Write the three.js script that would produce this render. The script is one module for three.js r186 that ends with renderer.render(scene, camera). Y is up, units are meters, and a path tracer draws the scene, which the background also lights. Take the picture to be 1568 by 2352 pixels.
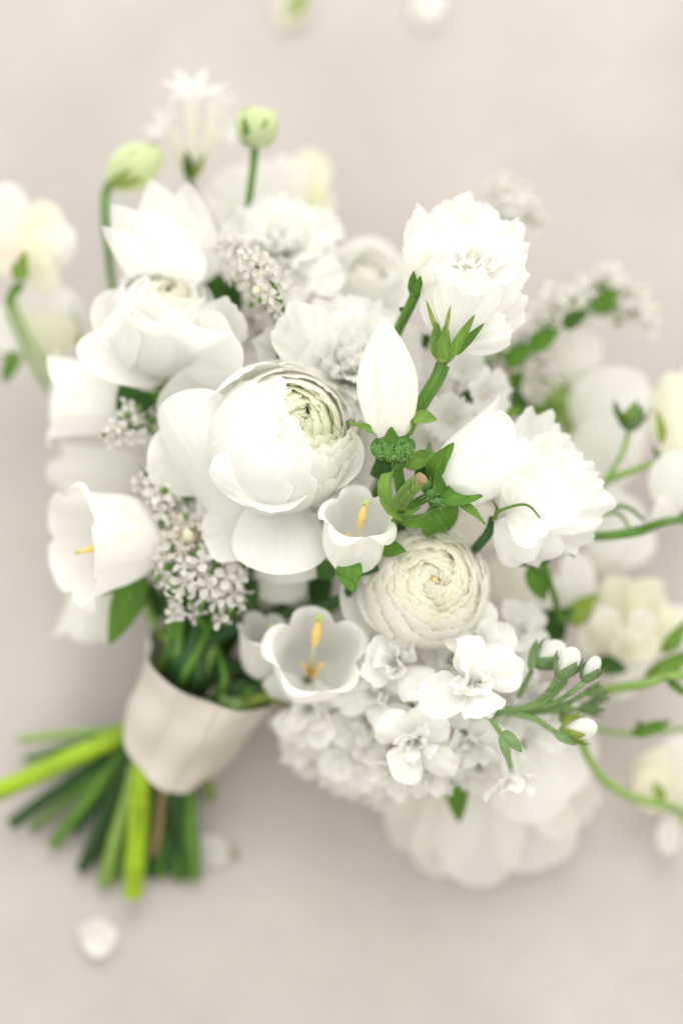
import * as THREE from 'three';
import { mergeGeometries } from 'three/addons/utils/BufferGeometryUtils.js';

// ------------------------------------------------------------------ camera, sky, sun, exposure
const TILT = 10 * Math.PI / 180, CAM = 0.80, FOCUS = 0.662, TAN = 0.28406;
const camera = new THREE.PerspectiveCamera(2 * Math.atan(TAN) * 180 / Math.PI, 682 / 1024, 0.02, 200);
camera.position.set(0, CAM * Math.cos(TILT), CAM * Math.sin(TILT));
camera.up.set(0, 0, -1); camera.lookAt(0, 0, 0);
camera.focus = FOCUS; camera.userData.fStop = 1.6;
camera.updateMatrixWorld(true);
const scene = new THREE.Scene();
{ // bright even cloud cover, a little lighter overhead
  const w = 64, h = 32, a = new Float32Array(w * h * 4);
  for (let y = 0; y < h; y++) for (let x = 0; x < w; x++) {
    const el = Math.max(0, Math.sin(((y + 0.5) / h - 0.5) * Math.PI)), k = 0.74 + 0.26 * el, i = 4 * (y * w + x);
    a[i] = 1.0 * k; a[i + 1] = 0.98 * k; a[i + 2] = 0.95 * k; a[i + 3] = 1;
  }
  const sky = new THREE.DataTexture(a, w, h, THREE.RGBAFormat, THREE.FloatType);
  sky.mapping = THREE.EquirectangularReflectionMapping; sky.magFilter = THREE.LinearFilter; sky.needsUpdate = true;
  scene.background = sky; scene.environment = sky;
}
const sun = new THREE.DirectionalLight(0xfffaf6, 0.95);
sun.position.set(0.15, 1.3, -1.05); sun.castShadow = true; sun.shadow.radius = 60;
sun.shadow.mapSize.set(2048, 2048);
Object.assign(sun.shadow.camera, { left: -0.4, right: 0.4, top: 0.4, bottom: -0.4, near: 0.1, far: 5 });
scene.add(sun, sun.target);
const renderer = new THREE.WebGLRenderer({ antialias: true });
renderer.setSize(682, 1024);
renderer.toneMapping = THREE.LinearToneMapping; renderer.toneMappingExposure = 1.82;
renderer.shadowMap.enabled = true;

// ------------------------------------------------------------------ numbers
function rng(seed) { let a = seed >>> 0; return () => { a = (a + 0x6D2B79F5) | 0; let t = Math.imul(a ^ (a >>> 15), 1 | a); t = (t + Math.imul(t ^ (t >>> 7), 61 | t)) ^ t; return ((t ^ (t >>> 14)) >>> 0) / 4294967296; }; }
const rand = rng(20240611), rr = (a, b) => a + (b - a) * rand();
const V = (x, y, z) => new THREE.Vector3(x, y, z);
const CR = V(), CU = V(), CT = V(); camera.matrixWorld.extractBasis(CR, CU, CT);
const K = 1176 / TAN;
const dep = f => FOCUS + f / 1000;                               // f: millimetres beyond the sharp plane
const mpp = f => dep(f) / K;                                     // metres per unit of the 1568 x 2352 frame
const P = (x, y, f) => { const d = dep(f); return camera.position.clone().addScaledVector(CT, -d).addScaledVector(CR, (x - 784) * d / K).addScaledVector(CU, (1176 - y) * d / K); };
const D = (r, u, t) => V().addScaledVector(CR, r).addScaledVector(CU, u).addScaledVector(CT, t).normalize();
const smooth = (a, b, x) => { const t = Math.min(1, Math.max(0, (x - a) / (b - a))); return t * t * (3 - 2 * t); };
const lerp = (a, b, t) => a + (b - a) * t;
const hash = (i, s) => { const x = Math.sin(i * 127.1 + s * 311.7) * 43758.5453; return x - Math.floor(x); };
const n1 = (x, s) => { const i = Math.floor(x), t = x - i, k = t * t * (3 - 2 * t); return lerp(hash(i, s), hash(i + 1, s), k) * 2 - 1; };

// ------------------------------------------------------------------ textures and materials
function dataTex(w, h, fn, srgb) {
  const a = new Uint8Array(w * h * 4);
  for (let y = 0; y < h; y++) for (let x = 0; x < w; x++) { const c = fn(x / w, y / h), i = 4 * (y * w + x); a[i] = c[0]; a[i + 1] = c[1]; a[i + 2] = c[2]; a[i + 3] = 255; }
  const t = new THREE.DataTexture(a, w, h); t.wrapS = t.wrapT = THREE.RepeatWrapping; t.magFilter = THREE.LinearFilter; t.minFilter = THREE.LinearMipmapLinearFilter; t.generateMipmaps = true;
  if (srgb) t.colorSpace = THREE.SRGBColorSpace; t.needsUpdate = true; return t;
}
const veinBump = dataTex(512, 256, (u, v) => {
  const uu = u + 0.012 * n1(v * 7, 3);
  const k = 0.5 + 0.26 * n1(uu * 34, 1) + 0.14 * n1(uu * 90 + n1(v * 5, 9), 2) + 0.1 * n1(v * 9 + 3 * n1(u * 6, 5), 4);
  const g = Math.max(0, Math.min(255, k * 255)); return [g, g, g];
});
const veinColor = dataTex(512, 256, (u, v) => {
  const uu = u + 0.012 * n1(v * 7, 3), k = Math.max(0, n1(uu * 40, 1)) * 0.5 + Math.max(0, n1(uu * 11 + v * 2, 8)) * 0.5;
  const sp = hash(Math.floor(u * 300) + Math.floor(v * 220) * 331, 5) > 0.9985 ? 18 : 0;
  return [255 - 8 * k - sp, 255 - 6 * k - sp * 1.3, 255 - 16 * k - sp * 2];
}, true);
const leafColor = dataTex(256, 256, (u, v) => {
  const c = Math.abs(u - 0.5), rib = Math.exp(-c * c * 2600), side = Math.pow(Math.abs(Math.sin((v * 9 + c * 7) * Math.PI)), 14) * 0.5;
  const m = 0.5 * n1(u * 9 + 3 * n1(v * 6, 2), 1) + 0.4 * n1(v * 24 + u * 13, 6), k = 190 + 44 * m + 55 * Math.max(rib, side) - (hash(Math.floor(u * 90) + Math.floor(v * 90) * 97, 3) > 0.992 ? 60 : 0);
  return [Math.min(255, k), Math.min(255, k + 8), Math.min(255, k - 12)];
}, true);
const leafBump = dataTex(256, 256, (u, v) => { const c = Math.abs(u - 0.5), g = 150 - 90 * Math.exp(-c * c * 1800) - 50 * Math.pow(Math.abs(Math.sin((v * 9 + c * 7) * Math.PI)), 10) + 30 * n1(u * 40, 3) * n1(v * 40, 4); return [g, g, g]; });
const stemColor = dataTex(128, 256, (u, v) => { const k = 205 + 26 * n1(u * 11, 1) + 28 * n1(v * 13 + 2 * n1(u * 4, 7), 2) + 14 * n1(u * 40 + v * 3, 9); return [Math.min(255, k + 6 * n1(v * 5, 4)), Math.min(255, k), Math.min(255, k - 6)]; }, true);
const weave = dataTex(256, 256, (u, v) => { const g = 128 + 60 * Math.sin(u * 2 * Math.PI * 64) * Math.sin(v * 2 * Math.PI * 64) + 40 * n1(v * 60, 1); return [g, g, g]; });

function petalMat(r, g, b, through = 0.58, bump = 0.0003) {
  return new THREE.MeshPhysicalMaterial({ color: new THREE.Color().setRGB(r, g, b), roughness: 0.82, metalness: 0, transmission: through, thickness: 0, specularIntensity: 0.35, side: THREE.DoubleSide, map: veinColor, bumpMap: veinBump, bumpScale: bump });
}
function greenMat(r, g, b, through = 0.25, rough = 0.62, maps = true) {
  const m = new THREE.MeshPhysicalMaterial({ color: new THREE.Color().setRGB(r, g, b), roughness: rough, transmission: through, thickness: 0, specularIntensity: 0.45, side: THREE.DoubleSide });
  if (maps) { m.map = leafColor; m.bumpMap = leafBump; m.bumpScale = 0.0005; }
  return m;
}
function stemMat(r, g, b) { return new THREE.MeshPhysicalMaterial({ color: new THREE.Color().setRGB(r, g, b), roughness: 0.5, specularIntensity: 0.5, map: stemColor, bumpMap: stemColor, bumpScale: 0.0003 }); }
const M = {
  white: petalMat(0.95, 0.948, 0.932), snow: petalMat(0.958, 0.955, 0.946), cream: petalMat(0.962, 0.952, 0.875, 0.64), ivory: petalMat(0.96, 0.953, 0.915, 0.62),
  core: petalMat(0.955, 0.96, 0.85, 0.64), pale: petalMat(0.92, 0.925, 0.76), frill: petalMat(0.965, 0.962, 0.953, 0.66), blush: petalMat(0.945, 0.865, 0.78), lilac: petalMat(0.96, 0.94, 0.905, 0.6), lime: petalMat(0.78, 0.85, 0.55),
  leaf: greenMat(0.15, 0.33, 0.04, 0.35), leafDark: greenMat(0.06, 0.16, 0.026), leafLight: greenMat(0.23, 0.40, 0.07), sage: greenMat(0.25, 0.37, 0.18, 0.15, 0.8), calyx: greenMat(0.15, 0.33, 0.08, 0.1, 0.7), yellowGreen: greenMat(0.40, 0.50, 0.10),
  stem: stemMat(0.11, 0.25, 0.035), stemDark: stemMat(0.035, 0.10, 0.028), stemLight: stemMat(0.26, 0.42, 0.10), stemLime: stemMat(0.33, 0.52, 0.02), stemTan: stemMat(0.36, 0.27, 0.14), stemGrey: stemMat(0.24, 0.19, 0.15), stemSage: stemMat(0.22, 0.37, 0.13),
  cutEnd: stemMat(0.42, 0.50, 0.22), leafPale: greenMat(0.42, 0.56, 0.20, 0.4),
  pollen: new THREE.MeshStandardMaterial({ color: new THREE.Color().setRGB(0.74, 0.54, 0.16), roughness: 0.9 }),
  stigma: new THREE.MeshStandardMaterial({ color: new THREE.Color().setRGB(0.36, 0.46, 0.13), roughness: 0.7 }),
  hair: new THREE.MeshStandardMaterial({ color: new THREE.Color().setRGB(0.35, 0.52, 0.22), roughness: 0.6 }),
  rust: new THREE.MeshStandardMaterial({ color: new THREE.Color().setRGB(0.38, 0.20, 0.09), roughness: 0.9 }),
  ribbon: new THREE.MeshPhysicalMaterial({ color: new THREE.Color().setRGB(0.52, 0.485, 0.425), roughness: 0.5, sheen: 0.5, sheenRoughness: 0.5, sheenColor: new THREE.Color(0.9, 0.85, 0.8), specularIntensity: 0.4, bumpMap: weave, bumpScale: 0.00005, side: THREE.DoubleSide }),
};

// ------------------------------------------------------------------ things and parts
const taken = {};
function numbered(n) { const k = taken[n] = (taken[n] ?? -1) + 1; return k ? `${n}_${String(k).padStart(3, '0')}` : n; }
function thing(name, label, category, base, group) {
  const o = new THREE.Group(); o.name = numbered(name); o.position.copy(base); o.userData = { label, category }; if (group) o.userData.group = group;
  scene.add(o); return o;
}
const rootOf = o => { while (o.parent !== scene) o = o.parent; return o; };
function part(name, geo, mat, parent, label) {           // geo in world places; parent a thing or a part standing at its thing's base
  const root = rootOf(parent); geo.translate(-root.position.x, -root.position.y, -root.position.z);
  const m = new THREE.Mesh(geo, mat); m.name = name; m.castShadow = m.receiveShadow = true; if (label) m.userData.label = label; parent.add(m); return m;
}
function group(name, parent) { const g = new THREE.Group(); g.name = name; parent.add(g); return g; }
function put(name, geo, mat, parent, at, quat, size) {   // a shared geometry, set in place
  const root = rootOf(parent), m = new THREE.Mesh(geo, mat); m.name = name; m.castShadow = m.receiveShadow = true;
  m.position.copy(at).sub(root.position); m.quaternion.copy(quat); m.scale.setScalar(size); parent.add(m); return m;
}

// ------------------------------------------------------------------ shapes
function gridGeo(nu, nv, fn, closeU) {
  const pos = [], uv = [], idx = [];
  for (let j = 0; j <= nv; j++) for (let i = 0; i <= nu; i++) { const p = fn(i / nu, j / nv); pos.push(p.x, p.y, p.z); uv.push(i / nu, j / nv); }
  for (let j = 0; j < nv; j++) for (let i = 0; i < nu; i++) { const a = j * (nu + 1) + i, b = a + 1, c = a + nu + 1, d = c + 1; idx.push(a, b, d, a, d, c); }
  const g = new THREE.BufferGeometry(); g.setAttribute('position', new THREE.Float32BufferAttribute(pos, 3)); g.setAttribute('uv', new THREE.Float32BufferAttribute(uv, 2)); g.setIndex(idx); g.computeVertexNormals();
  if (closeU) { const n = g.attributes.normal; for (let j = 0; j <= nv; j++) { const a = j * (nu + 1), b = a + nu, v = V(n.getX(a) + n.getX(b), n.getY(a) + n.getY(b), n.getZ(a) + n.getZ(b)).normalize(); n.setXYZ(a, v.x, v.y, v.z); n.setXYZ(b, v.x, v.y, v.z); } }
  return g;
}
// one petal or leaf: grows along y, its inner face looks along z
function blade(o) {
  const { L, W, A = 1.0, n = 3, m = 0.5, nu = 18, nv = 12, bend = 0, tip = 0, cup = 0.5, ruf = 0, rufF = 3, ser = 0, serF = 14, point = 0, noise = 0.02, fold = 0, twist = 0, seed = Math.floor(rand() * 1e6), side = 0 } = o;
  const lance = o.lance, wl = v => Math.pow(Math.sin(Math.PI * Math.pow(Math.min(1, Math.max(0, v)), lance)), 0.85) * 0.97 + 0.03 * (1 - v);
  const R = ph => { const t = Math.abs(ph / A); return Math.pow(Math.max(0, 1 - Math.pow(Math.min(t, 1), n)), m) * (1 + point * Math.exp(-Math.pow(ph / A / 0.16, 2))) * (1 + side * ph / A); };
  let wmax = 0, ymax = 0; for (let k = 0; k <= 60; k++) { const ph = A * k / 60; wmax = Math.max(wmax, R(ph) * Math.sin(ph)); ymax = Math.max(ymax, R(ph) * Math.cos(ph)); }
  const sx = W / 2 / wmax, sy = L / ymax, W2 = W / 2;
  const N = 48, cy = [0], cz = [0], ct = [];
  const total = bend + tip * 0.2, th0 = -total / 2; let th = th0;
  for (let k = 0; k <= N; k++) { const v = k / N * 1.25; ct.push(th); cy.push(cy[k] + Math.cos(th) * L * 1.25 / N); cz.push(cz[k] + Math.sin(th) * L * 1.25 / N); th += (bend + tip * smooth(0.62, 1, v)) * 1.25 / N; }
  const end = Math.min(N, Math.round(N / 1.25)), chord = Math.hypot(cy[end], cz[end]) / L, stretch = 1 / Math.max(0.3, chord), rot = Math.atan2(cz[end], cy[end]);
  const p1 = hash(seed, 1) * 6.28, p2 = hash(seed, 2) * 6.28;
  return gridGeo(nu, nv, (a, r0) => {
    const s = a * 2 - 1, ph = A * Math.sign(s) * Math.pow(Math.abs(s), 0.9), r = 1 - Math.pow(1 - r0, 1.25);
    let rad = R(ph) * r; rad *= 1 + ser * Math.pow(r, 4) * (n1(s * serF, seed) * 0.7 + n1(s * serF * 2.3, seed + 7) * 0.5);
    let x = rad * Math.sin(ph) * sx, y = rad * Math.cos(ph) * sy; if (lance) { y = L * r0; x = s * W2 * wl(r0) * (1 + ser * n1(r0 * serF, seed + (s > 0 ? 1 : 2)) * Math.abs(s)); }
    const v = Math.max(0, y / L);
    const fade = lance ? 0.3 + 0.7 * Math.abs(s) : r * r;
    let z = lance ? ruf * L * Math.abs(s) * Math.sin(r0 * rufF * 6 + p1) * Math.sign(s) : ruf * L * Math.pow(r, 2.2) * (Math.sin(rufF * s * Math.PI + p1) * 0.6 + Math.sin(rufF * 1.7 * s * Math.PI + p2) * 0.4) + noise * L * fade * (n1(s * 2.2 + 10, seed + 3) + n1(v * 3.1 + s, seed + 4)) + (lance ? 0 : L * fade * (0.008 * n1(s * 7 + 2 * n1(v * 2, seed), seed + 8) + 0.006 * n1(s * 3 + v * 6, seed + 9))) + fold * Math.abs(x);
    const c = cup * smooth(-0.1, 0.35, v) + 1e-4, ang = x / W2 * c; const xx = W2 / c * Math.sin(ang); z += W2 / c * (1 - Math.cos(ang));
    const k = Math.min(N - 1, v / 1.25 * N), k0 = Math.floor(k), f = k - k0;
    const t = lerp(ct[k0], ct[k0 + 1] ?? ct[k0], f), yy = lerp(cy[k0], cy[k0 + 1], f), zz = lerp(cz[k0], cz[k0 + 1], f);
    const py = (yy - Math.sin(t) * z) * 1, pz = zz + Math.cos(t) * z, co = Math.cos(-rot), si = Math.sin(-rot);
    const qy = (py * co - pz * si) * stretch, qz = py * si + pz * co, tw = twist * v;
    return V(xx * Math.cos(tw) - qz * Math.sin(tw), qy, xx * Math.sin(tw) + qz * Math.cos(tw));
  });
}
function frame(at, Y, N) { const y = Y.clone().normalize(), z = N.clone().addScaledVector(y, -N.dot(y)).normalize(), x = V().crossVectors(y, z); return new THREE.Matrix4().makeBasis(x, y, z).setPosition(at); }
function bladeTo(p0, p1, W, N, o = {}) { const d = p1.clone().sub(p0); return blade({ L: d.length(), W, ...o }).applyMatrix4(frame(p0, d, N)); }
// petal from frame point to frame point: [x, y, f], width in frame units
const B = (a, b, w, n, o) => bladeTo(P(...a), P(...b), w * mpp((a[2] + b[2]) / 2), n, o);
// petal at an azimuth of a flower: al 0 stands along the axis, pi/2 lies flat
function around(c, ax, psi, al, o, ro = 0, up = 0) {
  const h = Math.abs(ax.y) < 0.9 ? V(0, 1, 0) : V(1, 0, 0), u = V().crossVectors(ax, h).normalize(), v = V().crossVectors(ax, u);
  const rad = u.clone().multiplyScalar(Math.cos(psi)).addScaledVector(v, Math.sin(psi));
  const Y = ax.clone().multiplyScalar(Math.cos(al)).addScaledVector(rad, Math.sin(al)), Z = rad.clone().multiplyScalar(-Math.cos(al)).addScaledVector(ax, Math.sin(al));
  return blade(o).applyMatrix4(frame(c.clone().addScaledVector(rad, ro).addScaledVector(ax, up), Y, Z));
}
// azimuth of a frame direction round an axis, for around() and shell()
function azi(ax, d) { const h = Math.abs(ax.y) < 0.9 ? V(0, 1, 0) : V(1, 0, 0), u = V().crossVectors(ax, h).normalize(), v = V().crossVectors(ax, u); return Math.atan2(d.dot(v), d.dot(u)); }
// a cupped petal hugging a ball
function shell(c, ax, r, psi, half, om, o = {}) {
  const { fall = 0.5, base = 2.7, spiral = 0.05, out = 0.04, ruf = 0.015, squash = 1, frill = 0, nu = 20, nv = 14, seed = Math.floor(rand() * 1e6) } = o;
  const h = Math.abs(ax.y) < 0.9 ? V(0, 1, 0) : V(1, 0, 0), u = V().crossVectors(ax, h).normalize(), v = V().crossVectors(ax, u);
  return gridGeo(nu, nv, (a, b) => {
    const s = a * 2 - 1, rim = om + fall * Math.pow(Math.abs(s), 2.6) + 0.05 * n1(s * 3, seed) + (0.02 + frill) * n1(s * 11, seed + 1) + frill * 0.5 * n1(s * 23, seed + 6);
    const t = 1 - Math.pow(1 - b, 1.2), pol = lerp(base, rim, t), az = psi + half * s * (0.55 + 0.45 * Math.sin(Math.min(1, t * 1.4) * Math.PI / 2));
    const R = r * (1 + spiral * s + out * Math.pow(t, 6) + ruf * t * t * n1(s * 4 + 20, seed + 2) + 0.012 * n1(t * 4, seed + 5) + t * (0.008 * n1(s * 6 + n1(t * 2, seed), seed + 8) + 0.005 * n1(s * 3 + t * 7, seed + 9)));
    const q = R * Math.sin(pol);
    return c.clone().addScaledVector(u, q * Math.cos(az)).addScaledVector(v, q * Math.sin(az)).addScaledVector(ax, R * Math.cos(pol) * squash);
  });
}
function tube(pts, radii, nr = 10, seg = 0, cap = true, knots = 0) {
  const curve = new THREE.CatmullRomCurve3(pts, false, 'centripetal'), n = seg || Math.max(6, (pts.length - 1) * 7), fr = curve.computeFrenetFrames(n), ps = []; for (let i = 0; i <= n; i++) ps.push(curve.getPointAt(i / n));
  const rad = t => { const k = t * (radii.length - 1), i = Math.min(radii.length - 2, Math.floor(k)); return lerp(radii[i], radii[i + 1], k - i) * (knots ? 1 + 0.07 * n1(t * 14, knots) + 0.05 * n1(t * 37, knots + 3) + 0.16 * Math.exp(-Math.pow((t - 0.8 - 0.15 * hash(knots, 2)) * 130, 2)) + 0.14 * Math.exp(-Math.pow((t - 0.6 - 0.2 * hash(knots, 5)) * 130, 2)) : 1); };
  const g = gridGeo(nr, n, (a, t) => { const i = Math.round(t * n), th = a * 2 * Math.PI; return ps[i].clone().addScaledVector(fr.normals[i], Math.cos(th) * rad(t)).addScaledVector(fr.binormals[i], Math.sin(th) * rad(t)); }, true);
  if (!cap) return g;
  const caps = [0, n].map(i => { const c = new THREE.CircleGeometry(rad(i / n), nr); c.applyMatrix4(new THREE.Matrix4().makeBasis(fr.normals[i], fr.binormals[i], fr.tangents[i]).setPosition(ps[i])); return c; });
  return mergeGeometries([g, ...caps]);
}
const T = (pts, w, nr) => tube(pts.map(p => P(...p)), (Array.isArray(w) ? w : [w, w]).map(x => x * mpp(pts[0][2])), nr);
// body turned round an axis: prof [[along, radius] ...] as shares of the length
function turned(p0, p1, prof, o = {}) {
  const { lobes = 0, amp = 0, twist = 0, nu = 30, nv = 24, hint = CT } = o, d = p1.clone().sub(p0), L = d.length(), m = frame(p0, d, hint);
  const c = new THREE.CatmullRomCurve3(prof.map(([y, r]) => V(r, y, 0)), false, 'centripetal');
  return gridGeo(nu, nv, (a, t) => { const q = c.getPoint(t), th = a * 2 * Math.PI, r = Math.max(0, q.x) * L * (1 + amp * Math.cos(lobes * (th + twist * t)) * Math.sin(Math.PI * Math.min(1, t * 1.05))); return V(Math.sin(th) * r, q.y * L, Math.cos(th) * r); }, true).applyMatrix4(m);
}
// open bell: five lobes that roll back at the rim
function bellGeo(p0, ax, L, W, o = {}) {
  const { lobes = 5, flare = 0.28, roll = 0.5, spin = 0, seed = Math.floor(rand() * 1e6), mouth = 1, notch = 0.2, nu = 80, nv = 30 } = o;
  const m = frame(p0, ax, CT), prof = [[0.12, 0], [0.46, 0.015], [0.78, 0.13], [0.93, 0.34], [0.97 * (0.5 + 0.5 * mouth), 0.6], [mouth, 0.8]].map(([r, y]) => V(r, y, 0)), c = new THREE.CatmullRomCurve3(prof, false, 'centripetal');
  return gridGeo(nu, nv, (a, t) => {
    const th = a * 2 * Math.PI, lob = Math.pow(Math.abs(Math.cos(lobes / 2 * (th + spin))), 0.75), k = Math.floor((th + spin) * lobes / (2 * Math.PI) + 0.5), big = 0.65 + 0.6 * hash((k + lobes) % lobes, seed);
    const cyc = q => n1(3 + 1.6 * Math.cos(th + q), seed + q) , rib = 1 + (0.045 * Math.cos(lobes * (th + spin)) + 0.035 * cyc(1) + 0.02 * Math.cos(th * 2 + seed) + 0.012 * n1(8 + 5 * Math.sin(th), seed + 4)) * smooth(0.05, 0.5, t);
    const tEnd = t / 0.72; let r, y;
    if (tEnd <= 1) { const q = c.getPoint(tEnd); r = q.x * rib; y = q.y; }
    else { const e = (t - 0.72) / 0.28, len = (notch * 0.12 + notch * lob * big), ang = e * (0.5 + roll * 2.6 * lob * (0.4 + 1.1 * hash((k + lobes) % lobes, seed + 2))), q = c.getPoint(1);
      const steps = 6; r = q.x * rib; y = q.y; for (let i = 0; i < steps; i++) { const w = ang * (i + 0.5) / steps; r += Math.sin(w) * len * e / steps * (0.6 + flare * 2); y += Math.cos(w) * len * e / steps; } }
    return V(Math.sin(th) * r * W / 2, y * L, Math.cos(th) * r * W / 2);
  }, true).applyMatrix4(m);
}

// ------------------------------------------------------------------ the binding: where every stem passes, and where it was cut
const ENDS = [ // exit below the ribbon, cut end, half width, material
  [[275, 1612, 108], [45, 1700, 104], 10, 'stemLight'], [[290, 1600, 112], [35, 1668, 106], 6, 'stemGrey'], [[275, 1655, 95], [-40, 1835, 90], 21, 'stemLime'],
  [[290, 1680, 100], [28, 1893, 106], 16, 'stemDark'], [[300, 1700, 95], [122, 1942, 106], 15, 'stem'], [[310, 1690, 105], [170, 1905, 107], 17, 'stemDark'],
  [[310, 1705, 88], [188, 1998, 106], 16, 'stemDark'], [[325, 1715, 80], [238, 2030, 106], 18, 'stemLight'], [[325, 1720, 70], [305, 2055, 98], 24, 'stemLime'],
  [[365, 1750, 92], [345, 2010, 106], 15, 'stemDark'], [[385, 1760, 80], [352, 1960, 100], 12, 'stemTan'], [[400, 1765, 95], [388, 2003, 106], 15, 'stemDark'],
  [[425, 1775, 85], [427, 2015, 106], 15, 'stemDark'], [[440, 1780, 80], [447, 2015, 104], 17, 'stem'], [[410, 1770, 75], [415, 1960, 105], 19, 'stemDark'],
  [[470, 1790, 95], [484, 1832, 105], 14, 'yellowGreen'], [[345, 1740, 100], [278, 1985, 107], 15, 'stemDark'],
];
const SPARE = [[[300, 1690, 104], [75, 1905, 107], 11, 'stem'], [[350, 1735, 92], [330, 1985, 106], 14, 'stemLight'], [[335, 1725, 100], [262, 2020, 107], 13, 'stem'], [[285, 1640, 106], [60, 1745, 108], 11, 'stem'], [[430, 1775, 92], [440, 1985, 107], 13, 'stemDark'], [[320, 1710, 104], [215, 1975, 108], 13, 'stemDark'], [[380, 1755, 96], [368, 2012, 107], 13, 'stem'], [[305, 1695, 106], [100, 1840, 108], 12, 'stemDark'], [[415, 1770, 92], [408, 2022, 107], 12, 'stem'], [[310, 1700, 96], [150, 1965, 108], 12, 'stem']];
const CTOP = P(490, 1545, 70), CBOT = P(376, 1724, 86), uses = {};
const RAX = CTOP.clone().sub(CBOT).normalize(), RSIDE = V().crossVectors(CT, RAX).normalize().negate(), RFRONT = V().crossVectors(RSIDE, RAX).normalize(); if (RFRONT.dot(CT) < 0) RFRONT.negate();
function stemOf(t, at, ax, e, o = {}) {
  let again = uses[e] = (uses[e] ?? -1) + 1, slotOf = ENDS[e]; if (again && SPARE.length) { slotOf = SPARE.shift(); again = 0; }
  const [ex, en, w, m] = slotOf, j = again ? 1 : 0;
  const end = P(en[0] + j * rr(-26, 26), en[1] - j * rr(10, 70), Math.min(en[2] + j * 3, 109)), e0 = P(ex[0], ex[1], ex[2]).sub(CBOT);
  let a = e0.dot(RSIDE) + j * rr(-0.002, 0.002), b = e0.dot(RFRONT) - j * 0.004; const big = Math.hypot(a / 0.0155, b / 0.012); if (big > 1) { a /= big; b /= big; }
  const slot = (k, q, z = 1) => CBOT.clone().addScaledVector(RAX, k * CTOP.distanceTo(CBOT)).addScaledVector(RSIDE, a * q).addScaledVector(RFRONT, b * q * z);
  const r = w * mpp(90) * (again ? 0.62 : 1), r0 = (o.w ?? w * 0.75) * mpp(30);
  const t0 = slot(1.12, 1.5, e === 2 ? 0.9 : -0.9), far = at.clone().sub(t0);
  const pts = [at, at.clone().addScaledVector(ax, -0.018), ...(o.via ?? []).map(p => P(...p)), t0.clone().addScaledVector(far, 0.3).addScaledVector(CT, -Math.min(0.016, far.length() * 0.2)), t0, slot(0.6, 1.2, 0), slot(0.12, 1), end];
  const rad = pts.map((_, i) => lerp(r0, r, smooth(0, pts.length - 3, i)));
  const d = end.clone().sub(pts[pts.length - 2]).normalize();
  part('cut_end', tube([end.clone().addScaledVector(d, -0.0004), end.clone().addScaledVector(d, 0.0003)], [r * 1.02, r * 0.9], 12, 2), M.cutEnd, t);
  return part('stem', tube(pts, rad, 14, 110, true, e * 7 + j + 1), M[o.mat ?? m], t);
}

// ------------------------------------------------------------------ the ground
{
  const stone = dataTex(1024, 1024, (u, v) => {
    const w = (x, y, s) => { let k = 0, a = 0.5, f = 4; for (let i = 0; i < 5; i++) { const X = x * f, Y = y * f, xi = Math.floor(X), yi = Math.floor(Y), fx = smooth(0, 1, X - xi), fy = smooth(0, 1, Y - yi), h = (p, q) => hash((p % f + f) % f + ((q % f + f) % f) * 57, s + i); k += a * lerp(lerp(h(xi, yi), h(xi + 1, yi), fx), lerp(h(xi, yi + 1), h(xi + 1, yi + 1), fx), fy); a *= 0.55; f *= 2; } return k; };
    const k = w(u, v, 3) - 0.52, g = hash(Math.floor(u * 1024) + Math.floor(v * 1024) * 1031, 4) - 0.5, t = w(u, v, 21) - 0.5;
    return [169 + 34 * k + 18 * g + 4 * t, 162 + 34 * k + 18 * g, 158 + 34 * k + 16 * g - 4 * t];
  }, true);
  stone.repeat.set(160, 160);
  const g = new THREE.PlaneGeometry(80, 80).rotateX(-Math.PI / 2);
  const ground = new THREE.Mesh(g, new THREE.MeshStandardMaterial({ map: stone, roughness: 0.9, bumpMap: stone, bumpScale: 0.0012 }));
  const unseen_shade_wall = new THREE.Mesh(new THREE.BoxGeometry(6, 0.30, 0.3).translate(0, 0.1515, 0.52), new THREE.MeshStandardMaterial({ color: new THREE.Color().setRGB(0.42, 0.37, 0.31), roughness: 0.95 }));  // unseen low barrier behind the camera, placed to darken the lower ground
  unseen_shade_wall.name = 'unseen_shade_wall'; unseen_shade_wall.castShadow = unseen_shade_wall.receiveShadow = true; unseen_shade_wall.userData = { kind: 'structure', label: 'unseen low barrier out of view towards the viewer, placed to shade the lower ground' }; scene.add(unseen_shade_wall);
  ground.name = 'ground'; ground.receiveShadow = true; ground.userData = { kind: 'structure', label: 'pale beige stone ground under the bouquet' }; scene.add(ground);
}

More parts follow.
